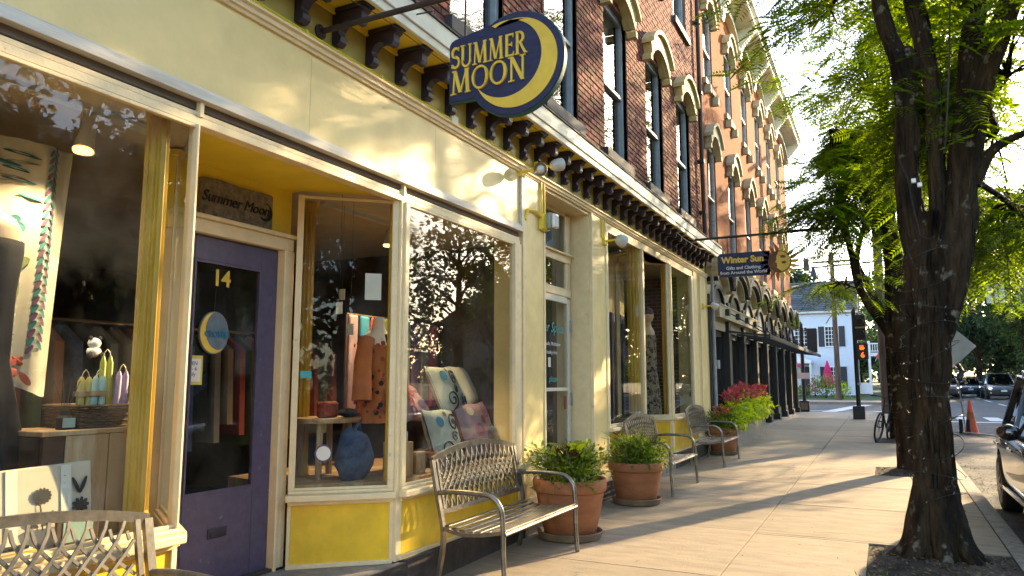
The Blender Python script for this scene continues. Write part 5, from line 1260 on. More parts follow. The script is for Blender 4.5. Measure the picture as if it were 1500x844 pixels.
# ---------------------------------------------------------------- bicycle leaning on the third tree
def make_bike():
    """local: wheels on y axis, upright"""
    b = thing('bicycle', 'dark bicycle leaning against the third street tree', 'bicycle')
    def wheel(y):
        n = 32; r_ = .33; pts = [(0, y+r_*math.cos(2*PI*i/n), .345+r_*math.sin(2*PI*i/n)) for i in range(n+1)]
        w_ = MB().tube(pts, .022, 6, False).build('wheel', 'tyre', b, smooth=True)
        m = MB()
        for k in range(16): a = 2*PI*k/16; m.tube([(0, y, .345), (0, y+.31*math.cos(a), .345+.31*math.sin(a))], .0022, 3, False)
        m.build('spokes', 'rim', w_); MB().tube([(-.04, y, .345), (.04, y, .345)], .022, 8).build('hub', 'rim', w_)
    wheel(-.52); wheel(.52)
    f = MB(); bb_, st_top, ht, hb = (0, -.02+.12, .3), (0, .24, .80), (0, -.36, .88), (0, -.40, .72)
    for p, q in [(bb_, st_top), (st_top, ht), (bb_, hb)]: f.tube([p, q], .017, 6)
    f.tube([ht, hb], .02, 6)
    for s in (-.04, .04): f.tube([bb_, (s, .52, .345)], .009, 5); f.tube([st_top, (s, .52, .345)], .008, 5); f.tube([hb, (s*1.2, -.52, .345)], .012, 5)
    f.build('frame', 'black_metal', b, smooth=True)
    MB().tube([st_top, (0, .27, .92)], .013, 6).build('seat_post', 'rim', b)
    MB().prism([(-.02, .12), (.02, .12), (.03, .2), (.08, .36), (.05, .40), (-.05, .40), (-.08, .36), (-.03, .2)], 'z', .92, .965).build('saddle', 'rubber', b, bevel=.012)
    hbm = MB().tube([ht, (0, -.37, .98), (0, -.42, 1.02)], .014, 6); hbm.tube([(-.31, -.36, 1.02), (-.15, -.41, 1.03), (0, -.42, 1.02), (.15, -.41, 1.03), (.31, -.36, 1.02)], .012, 6); hbm.build('handlebar', 'black_metal', b, smooth=True)
    for s in (-1, 1): MB().tube([(s*.23, -.38, 1.025), (s*.32, -.355, 1.02)], .017, 8).build('grip', 'rubber', b)
    cr = MB(); cr.tube([(.03, .10, .3), (.07, .10, .3)], .09, 20); cr.tube([(.08, .10, .3), (.085, .2, .17)], .01, 5); cr.tube([(-.08, .10, .3), (-.085, 0, .43)], .01, 5); cr.build('crankset', 'rim', b)
    for p in ((.12, .2, .17), (-.12, 0, .43)): MB().box(p[0]-.045, p[0]+.045, p[1]-.03, p[1]+.03, p[2]-.012, p[2]+.012).build('pedal', 'rubber', b)
    return b
bk = make_bike(); bk.location = (3.12, 19.55, g(19.5)+.0); bk.rotation_euler = (0, R(11), R(-14))

# ---------------------------------------------------------------- cars
def make_car(label, paint, kind='suv', lights_on=True, detail=True):
    """local: nose towards -y, origin on the road under the middle"""
    c = thing('car', label, 'car', (0, 0, 0), 'cars on the road')
    H_ = 1.68 if kind == 'suv' else 1.46; bz_ = .98 if kind == 'suv' else .90; Wd = .93 if kind == 'suv' else .90
    # lower body: loft of half sections from nose to tail
    secs = [(-2.30, .60, .34, .62, .66), (-2.22, .74, .25, .74, .80), (-1.95, .86, .20, .80, .90), (-1.45, .92, .20, .86, .97), (-.95, .93, .20, .94, 1.0), (0, .93, .20, .98, 1.02), (1.0, .93, .20, 1.0, 1.03), (1.75, .91, .22, 1.02, 1.04), (2.15, .85, .28, 1.02, 1.02), (2.30, .72, .40, .96, .97)]
    m = MB(); k = 0; ring = []
    for (y, w_, zb, zs, zt) in secs:
        w_ *= Wd/.93; f_ = bz_/.98
        half = [(0, zb), (w_*.80, zb), (w_*.95, zb+.10), (w_, zb+.28), (w_*.985, (zb+zs)*.56*f_+.02), (w_*.995, zs*f_-.10), (w_*.95, zs*f_-.01), (w_*.80, zt*f_-.005), (w_*.4, zt*f_), (0, zt*f_+.005)]
        full = half + [(-x, z) for x, z in half[-2:0:-1]]
        ring.append([(x, y, z) for x, z in full])
    n = len(ring[0])
    m.add([v for r_ in ring for v in r_], [(i*n+j, i*n+(j+1) % n, (i+1)*n+(j+1) % n, (i+1)*n+j) for i in range(len(ring)-1) for j in range(n)]+[tuple(range(n)), tuple(range((len(ring)-1)*n, len(ring)*n))])
    me = bpy.data.meshes.new('body'); me.from_pydata(m.v, [], m.f); tmp = bpy.data.objects.new('tmp', me); C.objects.link(tmp)
    bm = bmesh.new(); bm.from_mesh(me); bmesh.ops.recalc_face_normals(bm, faces=bm.faces); bm.to_mesh(me); bm.free()
    sd = tmp.modifiers.new('s', 'SUBSURF'); sd.levels = 2; sd.render_levels = 2
    cut = MB()
    for y in (-1.42, 1.42):
        for s in (-1, 1): cut.tube([(s*.60, y, .36), (s*1.2, y, .36)], .405, 28)
    cme = bpy.data.meshes.new('cut'); cme.from_pydata(cut.v, [], cut.f); co_ = bpy.data.objects.new('cut', cme); C.objects.link(co_)
    bm = bmesh.new(); bm.from_mesh(cme); bmesh.ops.recalc_face_normals(bm, faces=bm.faces); bm.to_mesh(cme); bm.free()
    bo = tmp.modifiers.new('b', 'BOOLEAN'); bo.object = co_; bo.operation = 'DIFFERENCE'; bo.solver = 'EXACT'
    dg = bpy.context.evaluated_depsgraph_get(); dg.update(); nm = bpy.data.meshes.new_from_object(tmp.evaluated_get(dg)); nm.name = 'body'
    bpy.data.objects.remove(tmp); bpy.data.objects.remove(co_)
    nm.materials.clear(); nm.materials.append(MATS[paint]); nm.shade_smooth(); nm.set_sharp_from_angle(angle=R(35))
    bd = link('body', nm, None, c)
    # greenhouse
    def gh(y, w_, z): return (w_, y, z)
    bot = [(-1.05, .74), (-.55, .86), (.3, .88), (1.3, .86), (2.02 if kind == 'suv' else 1.75, .70)]; top_ = [(-.25, .60), (-.05, .66), (.5, .68), (1.2, .66), (1.72 if kind == 'suv' else 1.15, .58)]
    zb = bz_; zt = H_-.05; m = MB(); nb = len(bot)
    for s in (-1, 1):
        m.add([(s*w_*Wd/.93, y, zb) for y, w_ in bot]+[(s*w_*Wd/.93, y, zt) for y, w_ in top_], [(i, i+1, nb+i+1, nb+i) for i in range(nb-1)])
    b0, b1 = bot[0], bot[-1]; t0, t1_ = top_[0], top_[-1]
    m.add([(-b0[1], b0[0], zb), (b0[1], b0[0], zb), (t0[1], t0[0], zt), (-t0[1], t0[0], zt)], [(0, 1, 2, 3)]); m.add([(-b1[1], b1[0], zb), (b1[1], b1[0], zb), (t1_[1], t1_[0], zt), (-t1_[1], t1_[0], zt)], [(0, 1, 2, 3)])
    m.build('windows', 'car_glass', c)
    rfm = MB()
    rows = [[(x*w_*Wd/.93, y, zt+.05*(1-abs(x)**3)+.012) for x in (-1, -.8, -.4, 0, .4, .8, 1)] for y, w_ in [(top_[0][0]-.05, top_[0][1]+.01)]+[(y, w_+.012) for y, w_ in top_[1:-1]]+[(top_[-1][0]+.10, top_[-1][1]+.0)]]
    rfm.add([v for r_ in rows for v in r_], [(i*7+j, i*7+j+1, (i+1)*7+j+1, (i+1)*7+j) for i in range(len(rows)-1) for j in range(6)])
    rfo = rfm.build('roof', paint, c, smooth=True)
    md = rfo.modifiers.new('solid', 'SOLIDIFY'); md.thickness = .035; md.offset = -1
    for s in (-1, 1):
        pil = MB(); K = Wd/.93
        pm_ = paint if kind == 'suv' else 'black_metal'
        for (i, w_) in ((0, .06), (nb-1, .11)): MB().beam((s*bot[i][1]*K, bot[i][0], zb-.01), (s*top_[i][1]*K, top_[i][0], zt+.02), .06, w_, (0, 1, 0)).build('pillar', pm_, c)
        for yb_, yt_ in ((.28, .42), (1.22, 1.12)): MB().beam((s*.885*K, yb_, zb-.01), (s*.675*K, yt_, zt+.02), .035, .075, (0, 1, 0)).build('pillar', pm_, c)
        tr_m = MB()
        for a, b in zip(bot[:-1], bot[1:]): tr_m.beam((s*a[1]*K*1.01, a[0], zb+.012), (s*b[1]*K*1.01, b[0], zb+.012), .02, .02)
        tr_m.build('window_trim', 'chrome', c)
        for y in (-.10, .98): MB().tube([(s*.955*K, y, bz_-.13), (s*.975*K, y+.05, bz_-.125), (s*.975*K, y+.17, bz_-.12), (s*.95*K, y+.21, bz_-.12)], .014, 6).build('door_handle', 'chrome', c, smooth=True)
        mm = MB().blob((s*1.04*K, -.68, bz_+.10), (.115, .075, .085), 2, .03).build('mirror', paint, c, smooth=True); MB().tube([(s*.86*K, -.64, bz_+.02), (s*.98*K, -.66, bz_+.06)], .025, 6).build('mirror_arm', 'black_metal', mm)
        MB().box(s*.932*K-.012, s*.932*K+.012, -.95, .98, .33, .37).build('side_trim', 'chrome' if detail else 'black_metal', c)
        MB().blob((s*.64, -2.11, .70), (.17, .13, .062), 2, .03).build('headlight', 'headlight' if lights_on else 'chrome', c, smooth=True); MB().tube([(s*.70, -2.19, .42), (s*.70, -2.24, .42)], .055, 14).build('fog_lamp', 'chrome', c)
        MB().box(s*.74-.09, s*.74+.09, 2.16, 2.26, .80, .98).build('tail_light', 'flag_red', c, bevel=.02)
        for y in (-1.42, 1.42):
            wz = .345; wh_ = MB().tube([(s*.70, y, wz), (s*.72, y, wz), (s*.90, y, wz), (s*.92, y, wz)], [.29, .345, .345, .31], 32).build('wheel', 'tyre', c, smooth=True, angle=50)
            rm = MB().tube([(s*.895, y, wz), (s*.924, y, wz)], [.245, .25], 28); rm.build('rim', 'black_metal', wh_)
            sp_ = MB()
            for k_ in range(10): a = 2*PI*k_/10+.1; sp_.beam((s*.930, y, wz), (s*.926, y+.235*math.cos(a), wz+.235*math.sin(a)), .012, .03, (0, -math.sin(a), math.cos(a)))
            sp_.tube([(s*.915, y, wz), (s*.938, y, wz)], .05, 12); sp_.build('spokes', 'rim', wh_)
    for (x_, y_) in ((-.38, -.05), (.38, -.05), (-.38, .85), (.38, .85)):
        MB().box(x_-.25, x_+.25, y_-.3, y_+.2, .5, bz_-.12).box(x_-.24, x_+.24, y_+.2, y_+.32, .5, bz_+.22).box(x_-.13, x_+.13, y_+.22, y_+.30, bz_+.22, bz_+.42).build('seat', 'rubber', c, bevel=.04)
    MB().box(-.75, .75, -.95, -.6, .7, bz_+.03).build('dashboard', 'rubber', c, bevel=.03)
    MB().box(-.52, .52, -2.315, -2.26, .50, .655).build('grille', 'black_metal', c, bevel=.01); MB().box(-.16, .16, -2.36, -2.335, .50, .61).build('number_plate', 'plate', c)
    MB().tube([(0, -2.345, .69), (0, -2.36, .69)], .055, 16).build('badge', 'chrome', c)
    if kind == 'suv':
        for s in (-1, 1): MB().tube([(s*.58, .0, zt+.045), (s*.60, .1, zt+.085), (s*.60, 1.3, zt+.085), (s*.57, 1.45, zt+.04)], .015, 6).build('roof_rail', 'chrome', c)
    return c
k1 = make_car('glossy black car parked by the kerb at the right edge', 'car_black', 'suv', False); k1.location = (5.36, 9.72, g(9.7)+RZ); k1['category'] = 'car'
k2 = make_car('dark blue-grey oncoming car with silver bonnet and glowing headlight, farthest right', 'car_grey', 'suv'); k2.location = (9.95, 58.5, g(58)+RZ)
k3 = make_car('teal blue oncoming sedan left of the larger car', 'car_blue', 'sedan'); k3.location = (8.55, 63, g(63)+RZ); 
k4 = make_car('brownish oncoming car peeking out behind the nearest trunk', 'car_brown', 'suv'); k4.location = (6.9, 60, g(60)+RZ)

# ---------------------------------------------------------------- trees beyond the junction and across the road
def big_tree(x, y, h, r_, label, m, seed, n=7000, s=.34, low=.3, grp='trees beyond the junction', trunk=.25):
    z = g(y); t = thing('tree', label, 'tree', (x, y, z), grp); rr = random.Random(seed); mt = MB(); tips = []
    limb(mt, [Vector((x, y, z-.1)), Vector((x, y, z+h*.2)), Vector((x+rr.uniform(-.3, .3), y, z+h*.5)), Vector((x+rr.uniform(-.5, .5), y, z+h*.85))], [trunk*1.3, trunk, trunk*.7, trunk*.2], 12, .5, .1, seed)
    pos = []; fw = []
    R_ = np.random.default_rng(seed); nb = 26
    for k in range(nb):
        a = rr.uniform(0, 6.3); zz = z+h*(low+(.95-low)*rr.random()); prof = math.sin(PI*min(1, max(0, (zz-z)/h-low+.12)/(1-low+.1)))**.6
        d = r_*prof*rr.uniform(.35, 1.0); c = Vector((x+d*math.cos(a), y+d*math.sin(a), zz)); tips.append(c)
        limb(mt, [Vector((x, y, zz-h*.12)), (Vector((x, y, zz-h*.05))+c)/2, c], [trunk*.3, trunk*.2, .02], 6, .6, .1, k)
        cr = r_*rr.uniform(.26, .44); nn = n//nb
        q = R_.normal(0, 1, (nn, 3)); q /= np.linalg.norm(q, axis=1, keepdims=True); q *= R_.uniform(.25, 1, (nn, 1))**.5
        pos.append(np.array(c)+q*np.array([cr, cr, cr*.62])*R_.uniform(.8, 1.15, (nn, 1))); fw.append(q+R_.normal(0, .8, (nn, 3)))
    pos = np.concatenate(pos); fw = np.concatenate(fw); N = len(pos); upv = np.tile([0, 0, 1.0], (N, 1))+R_.normal(0, .6, (N, 3))
    V, F = scatter(LEAF, pos, fw, upv, s*R_.uniform(.6, 1.3, N)); mt.build('trunk', 'bark', t, smooth=True)
    link('crown', quad_mesh('crown', V-np.array(t.location), F), m, t)
G2 = 'trees across the road'
big_tree(13.4, 71, 15, 4.6, 'bright green roadside tree behind the oncoming cars', 'leaf_far', 101, 9000, .36, .18)
big_tree(11.0, 80, 17, 5.0, 'tall full tree at the right edge beyond the junction', 'leaf_far', 102, 9000, .36, .15)
big_tree(13.0, 84, 14, 5.5, 'dense dark tree closing the far end of the road', 'leaf_deep', 103, 8000, .5, .12)
big_tree(5.5, 95, 12, 5, 'dark rounded tree left of the road end', 'leaf_deep', 104, 7000, .5, .12)
big_tree(19, 98, 16, 7, 'tall dark tree far down the road at right', 'leaf_deep', 105, 8000, .55, .1)
big_tree(0.5, 105, 15, 6, 'hazy green tree behind the white house', 'leaf_far', 106, 8000, .55, .12)
big_tree(5.0, 74, 9, 3.0, 'slender green tree right of the white house', 'leaf_far', 107, 6000, .34, .2)
big_tree(9.5, 120, 16, 8, 'broad dark tree in the farthest row', 'leaf_deep', 108, 8000, .7, .08)
big_tree(25, 80, 15, 7, 'broad green tree beyond the right edge', 'leaf_far', 109, 8000, .55, .1)
big_tree(-6, 88, 13, 5, 'dark tree behind the roof of the white house', 'leaf_deep', 110, 6000, .5, .15)
# the other side of the street: it shades the pavement and shows in the shop glass
big_tree(16.8, 57.5, 18.5, 5.2, 'tall unseen tree across the road, added to shade the pavement', 'leaf_far', 121, 9000, .45, .25, G2)  # out of view, placed and sized to shade the farther pavement
big_tree(16.8, 67.5, 19, 5.4, 'second tall unseen tree across the road, added to shade the pavement', 'leaf_far', 131, 9000, .45, .25, G2)  # out of view, added to carry that shade on to the junction
big_tree(14.8, 21.5, 6.5, 2.2, 'small street tree across the road, mirrored in the pillow window', 'leaf_far', 122, 4000, .3, .3, G2)
big_tree(20.0, 44, 9, 3.5, 'tree across the road at the junction corner', 'leaf_deep', 123, 5000, .4, .15, G2)
big_tree(14.7, 11.5, 11, 3.4, 'street tree across the road, mirrored in the left shop window', 'leaf_deep', 124, 6000, .36, .35, G2)
big_tree(15.5, -1, 9.5, 3.6, 'unseen tree behind the camera, added to darken the angled window', 'leaf_deep', 125, 6000, .4, .2, G2)  # out of view, added to keep bright sky out of the angled glass
big_tree(14.5, -11, 11, 4.4, 'broad unseen tree far behind the camera, added to darken the angled window', 'leaf_deep', 126, 7000, .45, .12, G2)  # likewise added to block sky reflected in the angled glass
big_tree(22, 62, 14, 6, 'broad tree beyond the houses across the road', 'leaf_deep', 127, 6000, .5, .1, G2)
for (ya_, yb2, mt_, lab_) in ((20.5, 31, 'clapboard', 'pale clapboard house across the road, second from the junction'), (48.5, 58, 'clapboard_grey', 'grey house across the road beyond the junction')):
    hh = thing('clapboard_house', lab_, 'house', (19, ya_, 0)); MB().box(19, 27, ya_, yb2, -.3, 5.8).build('wall', mt_, hh); MB().prism([(18.6, 5.8), (23, 8.6), (27.4, 5.8)], 'y', ya_-.3, yb2+.3).build('roof', 'shingle', hh)
    for y in np.arange(ya_+1.5, yb2-1, 2.4):
        for z0 in (1.0, 3.6): wn = MB().box(18.93, 18.99, y-.5, y+.5, z0-.1, z0+1.6).build('window', 'white_paint', hh); MB().box(18.91, 18.929, y-.4, y+.4, z0, z0+1.5).build('pane', 'upper_glass', wn)
big_tree(15.2, 31, 9.3, 3.2, 'open-crowned street tree across the road, mirrored in the pillow window', 'leaf_far', 133, 2600, .34, .3, G2)
oh = thing('clapboard_house', 'grey clapboard house across the road, mirrored in the left shop window', 'house', (18, 11, 0))
MB().box(18, 26, 6, 17, -.3, 7.2).build('wall', 'clapboard_grey', oh)
m = MB(); z = .2
while z < 7: m.add([(17.995, 6, z), (17.995, 17, z), (17.97, 17, z), (17.97, 6, z), (17.99, 17, z+.14), (17.99, 6, z+.14)], [(0, 1, 2, 3), (3, 2, 4, 5)]); z += .14
m.build('clapboards', 'clapboard_grey', oh, kind='stuff')
MB().prism([(17.6, 7.2), (22, 10.2), (26.4, 7.2)], 'y', 5.7, 17.3).build('roof', 'shingle', oh)
for y in (7.6, 10.0, 12.4, 14.8):
    for z0 in (1.0, 4.2):
        wn = MB().box(17.9, 17.99, y-.52, y+.52, z0-.1, z0+1.75).build('window', 'shutter', oh); MB().box(17.88, 17.899, y-.4, y+.4, z0, z0+1.6).build('pane', 'upper_glass', wn)
        MB().box(17.87, 17.879, y-.02, y+.02, z0, z0+1.6).box(17.87, 17.879, y-.4, y+.4, z0+.78, z0+.82).build('muntins', 'white_paint', wn)
o2 = thing('brick_house', 'low brick building across the road, mirrored in the shop glass', 'building', (18, -6, 0))
MB().box(18, 27, -14, 4.5, -.3, 6.5).build('wall', 'brick_far', o2); MB().box(17.7, 27, -14.2, 4.7, 6.5, 6.9).build('cornice', 'fascia_white', o2)

# far wood closing the view on every side
r9 = np.random.default_rng(55); N9 = 16000
xx = r9.uniform(-120, 140, N9); yy = 170+r9.uniform(0, 25, N9); top9 = 9+3.5*np.sin(xx*.11)+2.5*np.sin(xx*.31+1)
pos9 = np.stack([xx, yy, 1.0+top9*r9.uniform(0, 1, N9)**.8], 1); fw9 = r9.normal(0, 1, (N9, 3)); up9 = r9.normal(0, 1, (N9, 3))
V9, F9 = scatter(LEAF, pos9, fw9, up9, 2.0*r9.uniform(.6, 1.3, N9))
o = link('far_wood', quad_mesh('far_wood', V9, F9), 'leaf_deep'); tag(o, 'far dark wood closing off the end of the road', 'wood', kind='stuff')
# ---------------------------------------------------------------- things in the windows
# track spotlight (lit) and its rail
tk = thing('track_light', 'lit white spot lamp on a ceiling track in the left window', 'lamp', (-.5, 2.38, 2.9))
MB().box(-.53, -.47, .4, 2.62, 2.93, 2.96).build('track', 'lamp_white', tk); MB().box(-.55, -.45, 2.5, 2.8, 2.925, 2.95).build('end_feed', 'lamp_white', tk)
c0, c1 = Vector((-.5, 2.40, 2.86)), Vector((-.47, 2.36, 2.70))
MB().tube([(-.5, 2.385, 2.94), c0], .01, 6).build('stem', 'lamp_white', tk); MB().tube([c0+Vector((0, .01, .03)), c0.lerp(c1, .5), c1], [.035, .042, .055], 20).build('can', 'lamp_white', tk, smooth=True)
MB().tube([c1+Vector((0, 0, .01)), c1-Vector((0, 0, .012))], [.05, .045], 20).build('bulb', 'lamp_glow', tk, smooth=True)
sp_l = bpy.data.lights.new('spot_lamp', 'SPOT'); sp_l.energy = 22; sp_l.color = (1, .72, .38); sp_l.spot_size = R(95); sp_l.spot_blend = .7; sp_l.shadow_soft_size = .04
sp_o = bpy.data.objects.new('spot_lamp', sp_l); C.objects.link(sp_o); sp_o.location = (-.46, 2.34, 2.66); sp_o.rotation_euler = (R(-18), R(12), 0)
t2l = thing('track_light', 'second spot lamp glowing deep in the pillow window', 'lamp', (-.8, 5.5, 2.8))
MB().box(-.83, -.77, 4.6, 6.4, 2.93, 2.96).build('track', 'lamp_white', t2l); MB().tube([(-.8, 5.52, 2.88), (-.8, 5.5, 2.74)], [.035, .05], 16).build('can', 'lamp_white', t2l, smooth=True); MB().tube([(-.8, 5.5, 2.745), (-.8, 5.5, 2.73)], [.046, .04], 16).build('bulb', 'lamp_glow', t2l)
s2 = bpy.data.lights.new('spot_lamp', 'SPOT'); s2.energy = 35; s2.color = (1, .72, .38); s2.spot_size = R(100); s2.spot_blend = .7; s2.shadow_soft_size = .04
s2o = bpy.data.objects.new('spot_lamp', s2); C.objects.link(s2o); s2o.location = (-.78, 5.5, 2.70)
# tapestry (a printed linen towel)
TX = -.72
tp = thing('tapestry', 'hanging cream linen cloth printed with leaves and a twisted blue border', 'wall hanging', (TX, 2.2, 1.5))
m = MB(); nx, nz_ = 22, 26
def tpx(y, z): return TX+.02*math.sin(y*19+z*.8)+.012*math.sin(y*41)
ya, yb_ = 1.55, 2.47
for i in range(nx+1):
    for j in range(nz_+1):
        z = 1.45+1.30*j/nz_; y = ya+(yb_-.06*(1-j/nz_)-ya)*i/nx; m.v.append((tpx(y, z), y, z+.035*math.sin(y*15)*(1-j/nz_)))
m.f = [(i*(nz_+1)+j, i*(nz_+1)+j+1, (i+1)*(nz_+1)+j+1, (i+1)*(nz_+1)+j) for i in range(nx) for j in range(nz_)]
m.build('cloth', 'linen', tp, smooth=True, angle=80)
def dab(mb, y, z, L_, W_, ang, off=.006, n=12, curve=.0):
    pts = []
    for i in range(n):
        a = 2*PI*i/n; u_, v_ = L_*math.cos(a)/2, W_*math.sin(a)/2; v_ += curve*u_*u_
        yy = y+u_*math.cos(ang)-v_*math.sin(ang); zz = z+u_*math.sin(ang)+v_*math.cos(ang); pts.append((tpx(yy, zz)+off, yy, zz))
    mb.add(pts, [tuple(range(n))])
rr = random.Random(4); b1, b2m, b3, b4, b5 = MB(), MB(), MB(), MB(), MB()
for k in range(26):                                   # twisted border
    z = 1.66+k*.042; yy = 2.36-.05*(1-(z-1.45)/1.3)
    dab(b1 if k % 2 else b2m, yy-.02, z, .055, .02, R(60)); dab(b2m if k % 2 else b1, yy+.02, z+.02, .055, .02, R(-60), .008)
for k in range(14): dab(b3, rr.uniform(1.65, 2.25), 2.70-.028*k, rr.uniform(.12, .2), .016, R(rr.uniform(-14, -4)), .006); dab(b5, rr.uniform(1.65, 2.25), 2.685-.028*k, rr.uniform(.1, .18), .012, R(rr.uniform(-12, 6)), .0055)
for k in range(9): dab(b3, 2.18+.03*math.sin(k*2), 2.32-.03*k, .07, .05, R(30+40*(k % 2)+(90 if k % 3 else 0)), .009+.0005*k)
for (y, z, L_, a) in [(2.02, 2.36, .34, 70), (1.95, 2.2, .3, 40), (2.14, 2.06, .3, 25), (2.1, 1.86, .34, 110), (2.18, 1.90, .3, 75), (1.85, 2.1, .3, 60)]:
    dab(b4, y, z, L_, .09, R(a), .007+.0007*L_, 16, .3)
for k in range(7): dab(b3, 2.16, 1.72-.032*k, .15, .02, R(12+4*k), .0065)
for (y, z, L_, W_, a) in [(2.12, 1.78, .16, .03, 60), (2.18, 1.78, .14, .03, 100), (2.25, 1.58, .06, .035, 30), (2.25, 1.58, .06, .035, -30), (2.19, 1.5, .07, .03, 60), (2.28, 1.5, .07, .03, 120)]: dab(b2m if z > 1.7 else MB(), y, z, L_, W_, R(a), .008)
b6 = MB()
for (y, z, L_, W_, a) in [(2.25, 1.60, .07, .035, 35), (2.25, 1.60, .07, .035, -35), (2.19, 1.51, .08, .03, 60), (2.29, 1.51, .08, .03, 120), (2.24, 1.54, .05, .05, 0)]: dab(b6, y, z, L_, W_, R(a), .0095+.0004*a/30)
for nm, bb_, mt in (('border_print', b1, 'print_teal'), ('border_print', b2m, 'print_purple'), ('leaf_print', b3, 'print_teal'), ('leaf_print', b4, 'print_green'), ('ground_print', b5, 'print_tan'), ('motif_print', b6, 'print_red')): bb_.build(nm, mt, tp)
# dressmaker's dummy with a navy dress (left edge)
def bust(x, y, z0, z1, label, cloth, skin=True, s=1.0, flare=1.0, arms=False, seed=0, sub_=None):
    t = thing('dress_form', label, 'mannequin', (x, y, z0), 'dressed dummies in the windows'); h = z1-z0
    def ring(z, rx, ry, n=28, fold=0):
        return [(x+rx*math.cos(2*PI*i/n)*(1+fold*math.sin(7*2*PI*i/n+seed)), y+ry*math.sin(2*PI*i/n)*(1+fold*math.sin(7*2*PI*i/n+seed)), z) for i in range(n)]
    def loft(rings):
        n = len(rings[0]); return MB().add([v for r_ in rings for v in r_], [(i*n+j, i*n+(j+1) % n, (i+1)*n+(j+1) % n, (i+1)*n+j) for i in range(len(rings)-1) for j in range(n)]+[tuple(range(n))[::-1], tuple(range((len(rings)-1)*n, len(rings)*n))])
    if skin: loft([ring(z1-.30*s, .10*s, .17*s), ring(z1-.20*s, .095*s, .18*s), ring(z1-.15*s, .08*s, .15*s), ring(z1-.11*s, .055*s, .07*s), ring(z1-.05*s, .05*s, .052*s), ring(z1, .045*s, .045*s)]).build('torso', 'skin_mannequin', t, smooth=True)
    dr = loft([ring(z0, .20*s*flare, .27*s*flare, 56, .10), ring(z0+h*.3, .17*s*flare, .22*s*flare, 56, .07), ring(z0+h*.5, .12*s, .16*s, 56, .03), ring(z1-.48*s, .12*s, .165*s, 56, .02), ring(z1-.30*s, .125*s, .19*s, 56), ring(z1-.25*s if skin else z1-.20*s, .108*s, .192*s, 56)]+([] if skin else [ring(z1-.165*s, .085*s, .17*s, 56)]))
    d = dr.build('garment', cloth, t, smooth=True, angle=70)
    if arms:
        for q in (-1, 1): MB().tube([(x, y+q*.16*s, z1-.20*s), (x+.03, y+q*.25*s, z1-.40*s), (x+.05, y+q*.28*s, z1-.72*s)], [.07*s, .075*s, .085*s], 16).build('sleeve', cloth, t, smooth=True)
    return t
bust(-.48, 1.90, DZ, 2.42, 'bare-shouldered dummy in a navy dress at the left edge of the window', 'cloth_navy', s=1.05)
# driftwood crate with basket of candles
cr = thing('crate', 'tall rough wooden crate carrying the candle basket', 'crate', (-.35, 2.4, DZ))
for k, (a, b) in enumerate([(2.10, 2.20), (2.205, 2.42), (2.425, 2.60)]): MB().box(-.22, -.195, a, b, DZ, 1.245).build('plank', 'wood_dark' if k == 0 else 'wood_old', cr, bevel=.004)
MB().box(-.55, -.19, 2.09, 2.61, 1.246, 1.27).build('top', 'wood_old', cr, bevel=.004); MB().box(-.53, -.225, 2.10, 2.60, DZ, 1.24).build('carcass', 'wood_dark', cr)
bs = thing('basket', 'woven wicker basket full of candles on the crate', 'basket', (-.36, 2.44, 1.27))
for k in range(9):
    z = 1.278+.0125*k; e = .002*k
    pts = []
    for i in range(61):
        t = i/60*4; q = [(-.50-e, 2.30-e), (-.24+e, 2.30-e), (-.24+e, 2.585+e), (-.50-e, 2.585+e), (-.50-e, 2.30-e)]; j = min(int(t), 3); f_ = t-j
        px_ = q[j][0]+(q[j+1][0]-q[j][0])*f_; py_ = q[j][1]+(q[j+1][1]-q[j][1])*f_; wv = .005*math.sin(i*1.9+k*PI); pts.append((px_+wv, py_+wv*.6, z))
    MB().tube(pts, .0078, 5, False).build('weave', 'wicker', bs, smooth=True)
MB().box(-.49, -.25, 2.31, 2.575, 1.272, 1.28).build('bottom', 'wicker', bs); MB().box(-.485, -.255, 2.315, 2.57, 1.28, 1.36).build('lining', 'wood_dark', bs)
def candles(label, y, x, m, z1, r_, tilt=0, band=False, pair=.021):
    t = thing('candle_pair', label, 'candle', (x, y, 1.36), 'taper candles in the basket')
    tops = []
    for s in (-1, 1):
        a = Vector((x, y+s*pair, 1.30)); b = Vector((x, y+s*pair*.9+tilt, z1)); MB().tube([a, a.lerp(b, .9), b], [r_, r_*.95, r_*.35], 14).build('candle', m, t, smooth=True); tops.append(b)
    MB().tube([tops[0], tops[0]+Vector((0, .006, .02)), (tops[0]+tops[1])/2+Vector((0, 0, .035)), tops[1]+Vector((0, -.006, .02)), tops[1]], .002, 5).build('wick', 'wax_cream', t)
    if band: q = a.lerp(b, .62); MB().box(x-.022, x+.024, y-.045+tilt*.6, y+.045+tilt*.6, q.z-.012, q.z+.012).build('paper_band', 'wood_old', t)
candles('pair of mustard taper candles at the left of the basket', 2.335, -.28, 'wax_yellow', 1.52, .019, 0, True)
candles('pair of pale aqua taper candles in the basket', 2.385, -.26, 'wax_aqua', 1.525, .018, .01, True); candles('tall pair of olive taper candles in the basket', 2.455, -.30, 'wax_olive', 1.625, .0155)
candles('pair of lilac taper candles in the basket', 2.525, -.28, 'wax_lilac', 1.55, .016, .008); candles('short pair of cream candles leaning out of the basket', 2.55, -.25, 'wax_cream', 1.45, .013, .05, pair=.014)
candles('rust coloured candles half hidden behind the aqua pair', 2.425, -.31, 'wax_rust', 1.505, .014)
jar = thing('label_jar', 'small dark reed jar with pale label beside the basket', 'jar', (-.28, 2.245, 1.27)); MB().lathe([(.035, 0), (.036, .055), (.02, .07), (.02, .09)], 16, (-.28, 2.245, 1.27)).build('glass', 'cloth_black', jar, smooth=True); MB().box(-.247, -.243, 2.215, 2.275, 1.28, 1.325).build('label_sheet', 'wax_aqua', jar)
